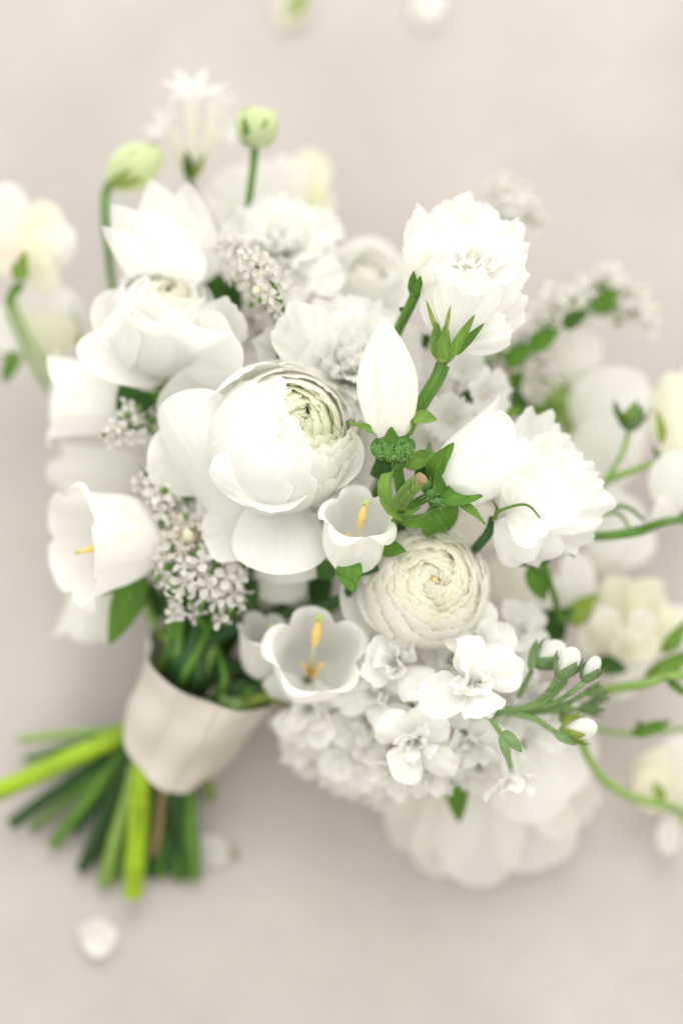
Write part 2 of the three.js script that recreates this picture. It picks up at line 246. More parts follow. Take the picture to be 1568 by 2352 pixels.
// ------------------------------------------------------------------ ribbon
{
  const t = thing('ribbon_wrap', 'wide cream satin ribbon wrapped round the flower stems', 'ribbon', CBOT);
  const ax = RAX, side = RSIDE, front = RFRONT;
  const L = CTOP.distanceTo(CBOT);
  const surf = (a, v, off) => {
    const th = a * 2 * Math.PI, back = 0.5 - 0.5 * Math.sin(th), sx = Math.cos(th), sy = Math.sin(th);
    const facet = 1 + 0.045 * Math.cos(5 * th + 0.9 + 0.8 * v) + 0.02 * Math.cos(9 * th + 3 * v) + 0.012 * n1(v * 6 + 3 * Math.sin(th), 5);
    const R = lerp(0.0228, 0.0300, Math.pow(v, 1.15)) * facet + off + 0.0007 * Math.sin(v * 9 + th * 2);
    const lo = 0.030 * Math.pow(back, 1.2) + 0.004 * (-sx), hi = L + 0.001 + 0.003 * sx;
    const h = lerp(lo - 0.003, hi + 0.002 * Math.sin(th * 2 + 1), v);
    return CBOT.clone().addScaledVector(ax, h).addScaledVector(side, R * sx).addScaledVector(front, R * sy * 0.85);
  };
  const band = mergeGeometries([gridGeo(96, 20, (a, v) => surf(a, v, 0), true), gridGeo(96, 20, (a, v) => surf(1 - a, v, -0.0007), true),
    gridGeo(96, 2, (a, v) => surf(a, 1, -0.0007 * v), true), gridGeo(96, 2, (a, v) => surf(1 - a, 0, -0.0007 * v), true)]);
  part('band', band, M.ribbon, t);
  const fold = gridGeo(6, 24, (a, v) => { const q = surf(lerp(0.17, 0.255, a) + 0.03 * v, v * 0.998 + 0.001, 0.0006 + 0.0006 * Math.sin(a * Math.PI)); return q; });
  part('fold', fold, M.ribbon, t);
}

// ------------------------------------------------------------------ small repeated shapes
const along = (x, y, z) => V(x, y, z);
function floretGeo(seed) { // four fleshy petals on a short tube, one unit across, facing +y
  const gs = [], s0 = rand; const sp = hash(seed, 1);
  for (let k = 0; k < 4; k++) { const g = blade({ L: 0.54, W: 0.42, A: 1.1, n: 3, m: 0.5, nu: 6, nv: 6, bend: -0.9 - 0.5 * hash(seed, k), cup: 0.9, noise: 0.05, seed: seed * 9 + k });
    const psi = k * Math.PI / 2 + sp, al = 1.15 + 0.3 * hash(seed, k + 5), rad = V(Math.cos(psi), 0, Math.sin(psi)), Y = V(0, Math.cos(al), 0).addScaledVector(rad, Math.sin(al)), Z = rad.clone().multiplyScalar(-Math.cos(al)).add(V(0, Math.sin(al), 0));
    gs.push(g.applyMatrix4(frame(rad.clone().multiplyScalar(0.04), Y, Z))); }
  gs.push(tube([V(0, -0.55, 0), V(0, -0.2, 0), V(0, 0.03, 0)], [0.07, 0.09, 0.13], 7, 4));
  return mergeGeometries(gs);
}
const florets = [1, 2, 3, 4].map(floretGeo);
const budGeo = turned(V(0, 0, 0), V(0, 1, 0), [[0, 0.05], [0.12, 0.2], [0.4, 0.34], [0.7, 0.3], [0.93, 0.14], [1, 0.0]], { lobes: 4, amp: 0.08, nu: 14, nv: 10, hint: V(0, 0, 1) });
const quatTo = (d, spin = 0) => new THREE.Quaternion().setFromUnitVectors(V(0, 1, 0), d).multiply(new THREE.Quaternion().setFromAxisAngle(V(0, 1, 0), spin));

// spray of tiny florets along twigs (frame points)
function lilac(label, twigs, n, size, o = {}) {
  const t = thing('lilac_spray', label, 'lilac', P(...twigs[0][0]), 'sprays of tiny white lilac florets in the bouquet');
  twigs.forEach((tw, k) => part('twig', T(tw, [o.tw ?? 6, 3], 7), M[o.twig ?? 'stem'], t));
  for (let i = 0; i < n; i++) {
    const tw = twigs[i % twigs.length], c = new THREE.CatmullRomCurve3(tw.map(p => P(...p))), s = o.s0 !== undefined ? lerp(o.s0, 1, rand()) : lerp(0.15, 1, rand()), q = c.getPoint(s);
    const out = D(rr(-1, 1), rr(-1, 1), rr(-0.35, 1)), spread = (o.spread ?? 40) * mpp(twigs[0][0][2]) * lerp(1, 0.5, s * s) * Math.sqrt(rr(0.2, 1));
    const at = q.clone().addScaledVector(out, spread), d = out.clone().add(D(rr(-1, 1), rr(-1, 1), rr(-0.2, 1)).multiplyScalar(0.6)).normalize();
    const sz = 1.22 * size * mpp(twigs[0][0][2]) * rr(0.75, 1.15);
    if (rand() < 0.6 * (o.green ?? 0.1)) put('bud', budGeo, rand() < 0.5 ? M.pale : M.leafLight, t, at, quatTo(d), sz * 0.5);
    else put('floret', florets[i % 4], rand() < (o.rust ?? 0) ? M.rust : rand() < 0.06 ? M.blush : M.lilac, t, at, quatTo(d, rr(0, 6)), sz);
    if (i % 3 === 0) { const g = tube([q, q.clone().lerp(at, 0.5).addScaledVector(out, spread * 0.15), at.clone().addScaledVector(d, -sz * 0.4)], [0.0005, 0.0004], 5, 5); part('pedicel', g, M[o.twig ?? 'stem'], t); }
  }
  if (o.leaves) for (const [a, b, w, m] of o.leaves) part('leaf', B(a, b, w, D(rr(-0.3, 0.3), rr(-0.2, 0.4), 1), { lance: 0.72, cup: 0.5, bend: -0.5, nu: 10, nv: 10 }), M[m], t);
  if (o.end !== undefined) stemOf(t, P(...twigs[0][0]), D(...(o.ax ?? [0.3, 0.6, 0.3])), o.end, { w: 6 });
  return t;
}

// nested ball of cupped petals
function nest(t, c, ax, R, layers, o = {}) {
  const f = o.first ?? 0.26;
  for (let k = 0; k < layers; k++) {
    const u = k / (layers - 1), r = R * lerp(f, 1, Math.pow(u, 0.9)), n = k < 2 ? 2 : k < layers * 0.5 ? 3 : o.n ?? 4;
    for (let j = 0; j < n; j++) {
      const om = lerp(o.om0 ?? 0.3, o.om1 ?? 1.2, Math.pow(u, o.pw ?? 1)) + rr(-1, 1) * (o.jit ?? 0.07), half = lerp(1.15, o.half ?? 0.98, u);
      part('petal', shell(c.clone().addScaledVector(ax, (R - r) * (o.lift ?? 0.8)), ax, r, k * 2.4 + j * 2 * Math.PI / n + rr(-0.15, 0.15), half, om, { fall: o.fall ?? 0.42, ruf: o.ruf ?? 0.02, out: o.out ?? 0.03, base: 2.5, spiral: o.spiral ?? 0.05, frill: o.frill ?? 0.02 }), M[u < (o.split ?? 0.5) ? (o.inner ?? 'core') : (o.outer ?? 'white')], t);
    }
  }
}
const fan = { A: 0.95, n: 5, m: 0.4, ser: 0.05, serF: 9, ruf: 0.075, rufF: 3.4, cup: 0.7, bend: -0.5, tip: -1.2, noise: 0.04, nu: 34, nv: 16 };
// ruffled double flower: rings of [count, opening, length, width]
function ruffled(t, at, ax, rings, o = {}) {
  rings.forEach(([n, al, L, W], k) => { const off = rr(0, 6); for (let j = 0; j < n; j++) part('petal', around(at, ax, off + j * 2 * Math.PI / n + rr(-0.2, 0.2), al + rr(-0.12, 0.12), { ...fan, L: L * rr(0.88, 1.08), W: W * rr(0.85, 1.1), bend: -0.2 - al * 0.5, tip: -0.6 - rr(0, 0.9), ...o }, L * 0.03), M[o.mat ?? 'frill'], t); });
}
function sepals(t, at, ax, n, al, L, W, mat, o = {}) { for (let j = 0; j < n; j++) part('sepal', around(at, ax, o.psi0 + j * 2 * Math.PI / n || j * 2 * Math.PI / n + rr(-0.2, 0.2), al + rr(-0.1, 0.1), { L: L * rr(0.85, 1.1), W, lance: 0.8, cup: 0.9, bend: 0.5, nu: 8, nv: 8, noise: 0.03, ...o }, o.ro ?? 0), M[mat], t); }

// ------------------------------------------------------------------ ranunculus in the middle
const RAN = 'ranunculus blooms of the bouquet';
{
  const c = P(640, 1012, 21), ax = D(0.38, 0.30, 0.87), R = 160 * mpp(20), t = thing('ranunculus', 'largest ranunculus with loose white outer petals at the middle of the bouquet', 'flower', c, RAN);
  // inner folds, opening to the upper right
  for (let k = 0; k < 19; k++) { const u = k / 18, n = 3; for (let j = 0; j < n; j++) part('petal', shell(c.clone().addScaledVector(ax, R * (0.95 - lerp(0.2, 0.95, u)) * 0.72).addScaledVector(D(1, 0.45, 0), R * 0.17 * u), ax, R * lerp(0.2, 0.95, u), k * 2.2 + j * 2.1 + rr(-0.25, 0.25), 1.15, lerp(0.2, 0.84, u) + rr(-0.14, 0.16), { fall: 0.3, ruf: 0.035, out: 0.03, spiral: 0.04, frill: 0.035 }), M[k < 14 ? 'core' : 'ivory'], t); }
  { const h = c.clone().addScaledVector(ax, R * 0.5); part('heart', turned(h, h.clone().addScaledVector(ax, R * 0.34), [[0, 0.2], [0.4, 0.42], [0.8, 0.3], [1, 0]], { lobes: 5, amp: 0.12, twist: 1.2, nu: 30 }), M.pale, t); }
  const low = azi(ax, D(-0.85, -0.5, 0)), up = azi(ax, D(0.3, 0.9, 0)), rt = azi(ax, D(0.9, -0.1, 0));
  for (const [psi, half, om, r, m] of [[low, 1.25, 0.12, 0.985, 'white'], [low - 0.75, 1.1, 0.3, 0.995, 'white'], [low + 0.85, 1.0, 0.42, 1.0, 'white'], [low + 0.2, 1.2, 0.55, 1.02, 'snow'], [low - 0.2, 1.2, 0.66, 1.03, 'snow'], [rt + 0.2, 0.8, 0.84, 1.03, 'ivory'], [rt - 0.5, 0.8, 0.92, 1.08, 'ivory'], [up, 0.85, 0.9, 1.05, 'ivory'], [up + 0.6, 0.8, 1.0, 1.1, 'white'], [rt, 0.75, 1.1, 1.15, 'white'], [rt - 0.2, 0.7, 1.25, 1.22, 'white']])
    part('petal', shell(c, ax, R * r, psi, half, om, { fall: 0.32, ruf: 0.035, out: 0.035, nu: 36, nv: 22, frill: 0.03 }), M[m], t);
  const N = CT, big = { nu: 30, nv: 22 };
  for (const [a, b, w, n, o, m] of [
    [[650, 1010, 44], [612, 826, 24], 285, D(0, -0.35, 1), { ...big, cup: 0.8, bend: 0.5, n: 4, noise: 0.03, ser: 0.02 }, 'ivory'],
    [[530, 1010, 52], [392, 872, 36], 200, D(0.3, -0.2, 1), { ...big, cup: 0.5, bend: 0.3, n: 3.5, noise: 0.04 }, 'white'],
    [[540, 1100, 44], [342, 1030, 26], 170, D(0.3, 0.1, 1), { ...big, cup: -0.4, bend: -0.4, noise: 0.05, n: 4 }, 'white'],
    [[570, 1240, 34], [412, 905, 12], 245, D(-0.3, 0, 1), { ...big, cup: -1.05, bend: -0.3, noise: 0.03, n: 4, ruf: 0.02 }, 'snow'],
    [[620, 1090, 34], [478, 1225, 36], 170, D(-0.2, -0.2, 1), { ...big, cup: -0.3, bend: -0.5, noise: 0.04 }, 'white'],
    [[610, 1170, 6], [498, 1050, -2], 105, D(-0.2, 0.3, 1), { ...big, cup: -0.9, bend: 0.3, tip: -0.8, ruf: 0.06, n: 4 }, 'snow'],
    [[640, 1060, 26], [622, 1178, 0], 190, D(0, 0.35, 1), { ...big, cup: 0.6, bend: 0.6, ruf: 0.03, n: 4.5, ser: 0.03 }, 'snow'],
    [[655, 1110, 34], [635, 1315, 10], 245, D(0, 0.12, 1), { ...big, cup: -0.8, bend: -0.7, noise: 0.05, ruf: 0.02, n: 5 }, 'snow'],
    [[600, 1120, 40], [498, 1290, 22], 165, D(-0.1, 0.1, 1), { ...big, cup: -0.4, bend: -0.3, point: 0.08, n: 2.2 }, 'white'],
    [[670, 1200, 48], [690, 1335, 38], 210, D(0, -0.3, 1), { ...big, cup: -0.5, bend: -0.5 }, 'white'],
    [[650, 1260, 54], [640, 1384, 48], 130, D(0, -0.2, 1), { cup: -0.4, bend: -0.3, n: 4 }, 'white'],
    [[700, 1100, 28], [838, 1030, 10], 150, D(0.1, 0.4, 1), { ...big, cup: 0.7, bend: 0.6, n: 2.6 }, 'ivory'],
    [[690, 1110, 32], [800, 1120, 16], 120, D(0.2, 0.2, 1), { ...big, cup: 0.5, bend: 0.4 }, 'white'],
    [[700, 1060, 42], [852, 1000, 28], 260, D(-0.2, 0, 1), { ...big, cup: 0.5, bend: 0.4, n: 4 }, 'white'],
    [[690, 1030, 42], [798, 905, 27], 200, D(-0.3, -0.3, 1), { ...big, cup: 0.7, bend: 0.5, n: 4 }, 'ivory'],
  ]) part('petal', B(a, b, w, n, o), M[m], t);
  stemOf(t, P(630, 1090, 52), D(0.35, 0.5, 0.6), 8);
}
// ------------------------------------------------------------------ ranunculus at the upper left
{
  const c = P(372, 742, 45), ax = D(0.22, 0.62, 0.75), R = 126 * mpp(40), t = thing('ranunculus', 'white ranunculus with a rounded bowl and a drooping petal, left of the white lilac spray', 'flower', c, RAN);
  nest(t, c, ax, R, 11, { om0: 0.22, om1: 0.85, inner: 'cream', outer: 'snow', split: 0.6, fall: 0.24, lift: 0.85, first: 0.2 });
  part('heart', turned(c.clone().addScaledVector(ax, R * 0.5), c.clone().addScaledVector(ax, R * 0.8), [[0, 0.2], [0.4, 0.4], [0.8, 0.3], [1, 0]], { lobes: 5, amp: 0.1, twist: 1 }), M.cream, t);
  const big = { nu: 28, nv: 20 };
  for (const [a, b, w, n, o, m] of [
    [[400, 850, 54], [178, 812, 24], 158, D(-0.1, 0.4, 0.9), { ...big, cup: 0.6, bend: 0.3, n: 4.5, m: 0.5, A: 1.25 }, 'snow'],
    [[380, 800, 60], [212, 700, 34], 150, D(0.2, 0.1, 1), { ...big, cup: 0.7, bend: 0.6, n: 4 }, 'white'],
    [[370, 810, 46], [270, 715, 18], 140, D(0.1, -0.2, 1), { ...big, cup: -0.7, bend: 0.8, n: 4 }, 'white'],
    [[375, 830, 40], [330, 735, 8], 175, D(-0.25, -0.3, 1), { ...big, cup: -0.8, bend: 0.5, n: 3.4, tip: -0.3 }, 'snow'],
    [[400, 835, 42], [560, 798, 14], 200, D(0.05, -0.2, 1), { ...big, cup: -0.35, bend: 0.3, n: 2.2, point: 0.1, tip: -0.6 }, 'snow'],
    [[400, 820, 48], [552, 722, 24], 130, D(0, -0.1, 1), { ...big, cup: -0.5, bend: 0.5, n: 4, ser: 0.04, serF: 9 }, 'white'],
    [[370, 838, 40], [440, 738, 4], 230, D(0.05, -0.35, 1), { ...big, cup: -0.8, bend: 0.7, n: 4.5 }, 'snow'],
    [[385, 800, 66], [455, 846, 44], 150, D(0.1, -0.3, 1), { ...big, cup: -0.4, bend: 0.3, n: 4 }, 'white'],
  ]) part('petal', B(a, b, w, n, o), M[m], t);
  stemOf(t, P(375, 830, 68), D(0.1, 0.7, 0.5), 4);
  part('leaf', B([400, 880, 60], [330, 835, 55], 70, CT, { lance: 0.75, cup: -0.3 }), M.yellowGreen, t);
  part('leaf', B([345, 985, 46], [275, 885, 42], 100, D(0.3, 0, 1), { lance: 0.75, cup: -0.3, nu: 12 }), M.leafDark, t);
  part('leaf', B([380, 960, 50], [318, 898, 46], 70, D(-0.3, 0, 1), { lance: 0.75, cup: -0.3, nu: 12 }), M.leaf, t);
}
// ------------------------------------------------------------------ ranunculus at the lower right
{
  const c = P(980, 1348, 28), ax = D(0.12, 0.2, 0.97), R = 143 * mpp(25), t = thing('ranunculus', 'tight round cream ranunculus with a swirled yellow centre, above the white stock florets', 'flower', c, RAN);
  nest(t, c, ax, R, 17, { om0: 0.25, om1: 1.1, pw: 1, inner: 'cream', outer: 'ivory', split: 0.8, fall: 0.2, first: 0.12, ruf: 0.02, out: 0.0, lift: 0.76, n: 5, half: 0.72, spiral: 0.03, jit: 0.1, frill: 0.03 });
  part('eye', turned(c.clone().addScaledVector(ax, R * 0.6), c.clone().addScaledVector(ax, R * 0.78), [[0, 0.1], [0.3, 0.3], [0.8, 0.3], [1, 0]], { nu: 12, nv: 8 }), M.pollen, t);
  const big = { nu: 26, nv: 18 };
  for (const [a, b, w, n, o, m] of [
    [[960, 1360, 44], [838, 1425, 24], 170, D(-0.2, 0.1, 1), { ...big, cup: 0.6, bend: 0.5, n: 4 }, 'ivory'],
    [[950, 1360, 48], [782, 1385, 30], 165, D(-0.2, 0, 1), { ...big, cup: 0.3, bend: 0.1, n: 4 }, 'white'],
    [[960, 1380, 48], [850, 1480, 32], 150, D(-0.2, -0.1, 1), { ...big, cup: 0.6, bend: 0.4, n: 4 }, 'ivory'],
    [[980, 1370, 48], [965, 1500, 34], 230, D(0, -0.2, 1), { ...big, cup: 0.7, bend: 0.6, n: 5 }, 'ivory'],
    [[990, 1360, 50], [1085, 1470, 38], 200, D(0.2, -0.2, 1), { ...big, cup: 0.6, bend: 0.5, n: 4 }, 'ivory'],
    [[960, 1340, 50], [880, 1245, 36], 170, D(-0.2, 0.2, 1), { ...big, cup: 0.6, bend: 0.5, n: 4 }, 'cream'],
    [[1010, 1340, 52], [1112, 1300, 38], 190, D(0.3, 0.1, 1), { ...big, cup: 0.6, bend: 0.5, n: 4 }, 'cream'],
    [[980, 1330, 52], [985, 1212, 40], 210, D(0, 0.3, 1), { ...big, cup: 0.6, bend: 0.5, n: 4 }, 'cream'],
  ]) part('petal', B(a, b, w, n, o), M[m], t);
  stemOf(t, P(975, 1365, 62), D(0.5, 0.3, 0.7), 13);
}

// ------------------------------------------------------------------ canterbury bells
const BELL = 'canterbury bells of the bouquet';
function hairs(t, at, n, r, L) {
  const one = new THREE.CylinderGeometry(0.00005, 0.00009, 1, 4).translate(0, 0.5, 0), im = new THREE.InstancedMesh(one, M.hair, n), m = new THREE.Matrix4();
  for (let i = 0; i < n; i++) { const p = at[i % at.length], d = D(rr(-1, 1), rr(-1, 1), rr(-0.3, 1)); m.compose(p.clone().addScaledVector(d, r * rr(0.85, 1)).sub(t.position), quatTo(d.clone().add(D(rr(-1, 1), rr(-1, 1), rr(-1, 1)).multiplyScalar(0.4)).normalize()), V(1, L * rr(0.5, 1.2), 1)); im.setMatrixAt(i, m); }
  im.name = 'fine_hair'; im.userData.kind = 'stuff'; t.add(im);
}
function pads(t, c, ax, r, n, h) { // the swollen folds between the sepals of a canterbury bell
  const at = [];
  for (let j = 0; j < n; j++) {
    const hlp = Math.abs(ax.y) < 0.9 ? V(0, 1, 0) : V(1, 0, 0), u = V().crossVectors(ax, hlp).normalize(), v = V().crossVectors(ax, u), ps = j * 2 * Math.PI / n, rad = u.multiplyScalar(Math.cos(ps)).addScaledVector(v, Math.sin(ps));
    const p = c.clone().addScaledVector(rad, r * 0.62).addScaledVector(ax, -h * 0.3); at.push(p);
    part('calyx_fold', turned(p.clone().addScaledVector(ax, -h * 0.55).addScaledVector(rad, -r * 0.12), p.clone().addScaledVector(ax, h * 0.5).addScaledVector(rad, r * 0.16), [[0, 0.02], [0.1, 0.2], [0.45, 0.31], [0.85, 0.2], [1, 0.02]], { lobes: 7, amp: 0.09, nu: 28, nv: 14 }), M.calyx, t);
  }
  return at;
}
const leafy = { lance: 0.72, cup: 0.7, bend: -0.7, fold: 0.25, ruf: 0.02, rufF: 2, nu: 14, nv: 16, noise: 0.03, ser: 0.05, serF: 16 };
{ // closed bell, its hairy calyx and, on the same stalk, a wide bell to the right
  const t = thing('canterbury_bell', 'closed ivory bell on a hairy green calyx, with curled leaves and a second bell', 'flower', P(915, 1130, 14), BELL);
  const b0 = P(897, 1006, 3), b1 = P(884, 742, 8);
  part('closed_bell', turned(b0, b1, [[0, 0.10], [0.05, 0.165], [0.25, 0.215], [0.45, 0.232], [0.65, 0.198], [0.82, 0.138], [0.93, 0.085], [0.985, 0.055], [1, 0.0]], { lobes: 5, amp: 0.19, twist: 0.35, nu: 80, nv: 40 }), M.ivory, t);
  const ca = D(-0.05, 0.93, 0.3), cp = P(902, 1018, 4), at = pads(t, cp, ca, 58 * mpp(4), 10, 40 * mpp(4));
  hairs(t, at, 260, 17 * mpp(4), 0.0016);
  part('calyx_cup', turned(P(907, 1048, 6), P(898, 1000, 4), [[0, 0.1], [0.3, 0.55], [0.7, 0.75], [1, 0.6]], { lobes: 10, amp: 0.05 }), M.calyx, t);
  for (const [a, b, w, n, o, m] of [
    [[868, 1002, 2], [795, 972, -4], 22, D(0, 0.6, 1), { bend: -1.0, n: 1.4 }, 'leafLight'], [[935, 1000, 2], [955, 955, -2], 22, CT, { bend: -0.3 }, 'leafLight'], [[948, 962, -3], [1004, 964, -6], 40, D(0, 0.5, 1), { bend: -0.7, n: 1.4 }, 'leafLight'],
    [[898, 1020, -5], [898, 980, -9], 36, CT, { n: 1.6, bend: -0.2 }, 'leaf'], [[955, 968, 0], [985, 945, -2], 16, CT, {}, 'leaf'],
    [[925, 1060, 12], [850, 1090, 16], 70, D(0, 0.3, 1), { n: 2 }, 'leafDark'], [[925, 1070, 8], [1000, 1040, 12], 45, CT, {}, 'leafLight'],
    [[955, 1120, 14], [967, 1032, 10], 34, D(0.4, 0, 1), { n: 2 }, 'leafDark'], [[985, 1110, 10], [1042, 1017, 0], 52, D(-0.3, 0.2, 1), { n: 1.6 }, 'leaf'], [[985, 1100, 16], [985, 1015, 20], 30, CT, {}, 'sage'],
    [[1010, 1140, 8], [1108, 1140, 4], 56, D(0, 0.2, 1), { n: 1.4, bend: -0.3 }, 'leaf'], [[1040, 1150, 10], [1114, 1205, 6], 24, D(0.3, 0.3, 1), { bend: -1.3 }, 'leafLight'],
    [[1010, 1150, 10], [1000, 1080, 4], 38, D(0.2, 0, 1), { n: 2 }, 'leaf'],
    [[985, 1165, 16], [1030, 1222, 24], 110, D(-0.2, 0.3, 1), { n: 2 }, 'leaf'],
  ]) part('leaf', B(a, b, w, n, { ...leafy, ...o }), M[m], t);
  // leaves that roll in a hook
  const roll = (pts, w, m, n) => { const c = new THREE.CatmullRomCurve3(pts.map(p => P(...p))), W = w * mpp(5); part('leaf', gridGeo(10, 30, (a, v) => { const q = c.getPoint(v), tg = c.getTangent(v), nn = n.clone().addScaledVector(tg, -n.dot(tg)).normalize(), sd = V().crossVectors(tg, nn), s = a * 2 - 1, k = W / 2 * Math.pow(Math.sin(Math.PI * Math.min(1, 0.12 + 0.88 * v)), 0.7) * (1 + 0.05 * Math.sin(v * 60)); return q.addScaledVector(sd, s * k).addScaledVector(nn, (s * s) * k * 0.35); }), M[m], t); };
  roll([[925, 1078, 8], [896, 1085, -2], [888, 1120, -6], [898, 1160, -4], [930, 1182, 0], [968, 1165, 4]], 44, 'leafLight', D(-0.7, 0.2, 0.75));
  roll([[1000, 1160, 12], [985, 1180, 2], [950, 1194, -3], [915, 1186, 0], [898, 1168, 6]], 40, 'leaf', D(0.1, -0.6, 0.8));
  part('stem', T([[908, 1040, 8], [912, 1075, 8], [918, 1110, 10], [925, 1150, 18], [915, 1230, 40], [850, 1330, 62], [700, 1440, 74]], [13, 14, 13], 10), M.stem, t);
  part('cut_shoot', T([[915, 1160, 10], [935, 1130, 4], [966, 1100, -3]], [20, 19, 16], 10), M.stemLight, t);
  part('dry_cut_end', T([[964, 1102, -2.6], [968.5, 1097.5, -3.4]], [16.6, 15.5], 10), M.stemTan, t, 'dry tan cut end');
  part('stem', T([[935, 1165, 18], [965, 1150, 14], [995, 1135, 12]], [12, 11], 8), M.stem, t);
  const c2 = P(1008, 1128, 9), a2 = D(0.72, 0.45, 0.5), at2 = pads(t, c2, a2, 46 * mpp(8), 8, 34 * mpp(8)); hairs(t, at2, 120, 15 * mpp(8), 0.002);
  part('open_bell', bellGeo(P(1022, 1118, 14), D(0.80, 0.55, -0.02), 205 * mpp(14), 178 * mpp(14), { flare: 0.22, roll: 0.25, spin: 0.5, notch: 0.25, mouth: 1.02 }), M.snow, t);
  stemOf(t, P(925, 1150, 20), D(0.3, 0.6, 0.3), 7, { w: 12, via: [[900, 1240, 46]] });
}
function pistil(t, p0, p1, s) {
  part('style', tube([p0, p0.clone().lerp(p1, 0.5), p1], [s * 0.9, s * 1.3, s * 0.7], 10, 8), M.pollen, t);
  const d = p1.clone().sub(p0).normalize();
  const g = []; for (let j = 0; j < 4; j++) { const o = D(Math.cos(j * 1.6 + 0.3), Math.sin(j * 1.6 + 0.3), 0.1); g.push(tube([p1.clone().addScaledVector(d, -s * 0.4), p1.clone().addScaledVector(d, s * 0.9), p1.clone().addScaledVector(d, s * 1.3).addScaledVector(o, s * 0.7), p1.clone().addScaledVector(d, s * 0.9).addScaledVector(o, s * 1.25)], [s * 0.5, s * 0.42, s * 0.3], 7, 9)); }
  part('stigma', mergeGeometries(g), M.stigma, t);
}
function bell(label, base, ax, L, W, o) { // base [x,y,f], L, W in frame units
  const t = thing('canterbury_bell', label, 'flower', P(...base), BELL), s = mpp(base[2]), A = D(...ax), b = P(...base);
  part('bell', bellGeo(b, A, L * s, W * s, o), M[o.mat ?? 'snow'], t);
  if (o.pistil) { const [e, r] = o.pistil; { const tip = P(...e); part('filament', tube([b.clone().addScaledVector(A, L * s * 0.06), tip.clone().lerp(b, 0.3)], [r * s * 0.3, r * s * 0.28], 8, 6), M.pale, t); pistil(t, tip.clone().add(b.clone().addScaledVector(A, L * s * 0.15).sub(tip).multiplyScalar(0.42)), tip, r * s * 0.62); }
    for (let j = 0; j < 5; j++) { const q = around(b, A, j * 1.256, 0.32, { L: L * s * 0.5, W: 12 * s, A: 0.4, n: 1.6, cup: 0.5, nu: 5, nv: 8, bend: -0.7 }); part('stamen', q, M.pollen, t); } }
  for (const [a, e, w, m] of o.sepals ?? []) part('sepal', B(a, e, w, D(rr(-0.2, 0.2), 0.2, 1), { ...leafy, n: 1.4, bend: -0.5, cup: -0.4, ser: 0.02 }), M[m], t);
  if (o.end !== undefined) stemOf(t, b, A, o.end, { w: 11, ...o.st });
  return t;
}
bell('small open white bell with rolled lobes and orange pistil beside the largest ranunculus', [806, 1292, 22], [0.12, 0.72, 0.68], 170, 148, { spin: 0.35, flare: 0.3, roll: 0.85, notch: 0.34, mouth: 0.97, end: 5, pistil: [[838, 1160, 2], 12], sepals: [[[795, 1275, 10], [812, 1362, 2], 64, 'leaf'], [[870, 1255, 16], [932, 1267, 8], 44, 'leaf'], [[815, 1290, 22], [870, 1310, 16], 56, 'leafDark'], [[760, 1290, 30], [730, 1330, 34], 60, 'leafDark']] });
bell('open white bell with a thick yellow pistil, left of the tight cream ranunculus', [706, 1560, 50], [0.14, 0.42, 0.9], 190, 172, { spin: 0.2, flare: 0.3, roll: 0.7, notch: 0.36, mouth: 1.02, end: 9, pistil: [[733, 1425, 22], 15], sepals: [[[690, 1560, 60], [752, 1582, 50], 40, 'leafDark'], [[640, 1560, 58], [690, 1590, 60], 50, 'leafDark']] });
bell('narrow white bell turned aside, left of the bell with the thick yellow pistil', [598, 1545, 58], [0.05, 0.75, 0.6], 150, 96, { spin: 0.1, flare: 0.3, roll: 0.5, notch: 0.25, end: 11, pistil: [[622, 1440, 34], 8], sepals: [[[600, 1535, 56], [650, 1560, 52], 30, 'leaf']] });
bell('white bell facing left beside the drooping petal of the left ranunculus', [290, 915, 58], [-0.97, 0.03, 0.18], 188, 172, { spin: 0.5, flare: 0.3, roll: 0.7, notch: 0.26, mouth: 1.05, end: 2 });
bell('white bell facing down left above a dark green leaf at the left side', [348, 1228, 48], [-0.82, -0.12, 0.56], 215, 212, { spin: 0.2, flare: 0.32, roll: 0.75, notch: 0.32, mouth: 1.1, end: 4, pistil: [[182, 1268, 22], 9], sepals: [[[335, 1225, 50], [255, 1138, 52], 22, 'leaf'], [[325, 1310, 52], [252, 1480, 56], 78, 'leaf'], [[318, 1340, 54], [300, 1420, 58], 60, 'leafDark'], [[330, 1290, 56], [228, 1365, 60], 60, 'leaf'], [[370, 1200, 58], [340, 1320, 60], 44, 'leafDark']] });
bell('blurred white bell low down under the bell facing down left', [235, 1330, 90], [-0.25, -0.9, 0.05], 150, 128, { mat: 'white', flare: 0.25, roll: 0.4, notch: 0.25 , end: 0 });
bell('pale bell half hidden behind two other bells at the left', [330, 1090, 84], [-0.98, 0.02, 0.0], 190, 130, { mat: 'white', flare: 0.3, roll: 0.3, notch: 0.3, end: 3 });
bell('nodding white bell under the lowest petals of the largest ranunculus', [650, 1290, 66], [-0.05, -0.9, 0.25], 95, 120, { mat: 'white', flare: 0.2, roll: 0.2, notch: 0.2, end: 6 });

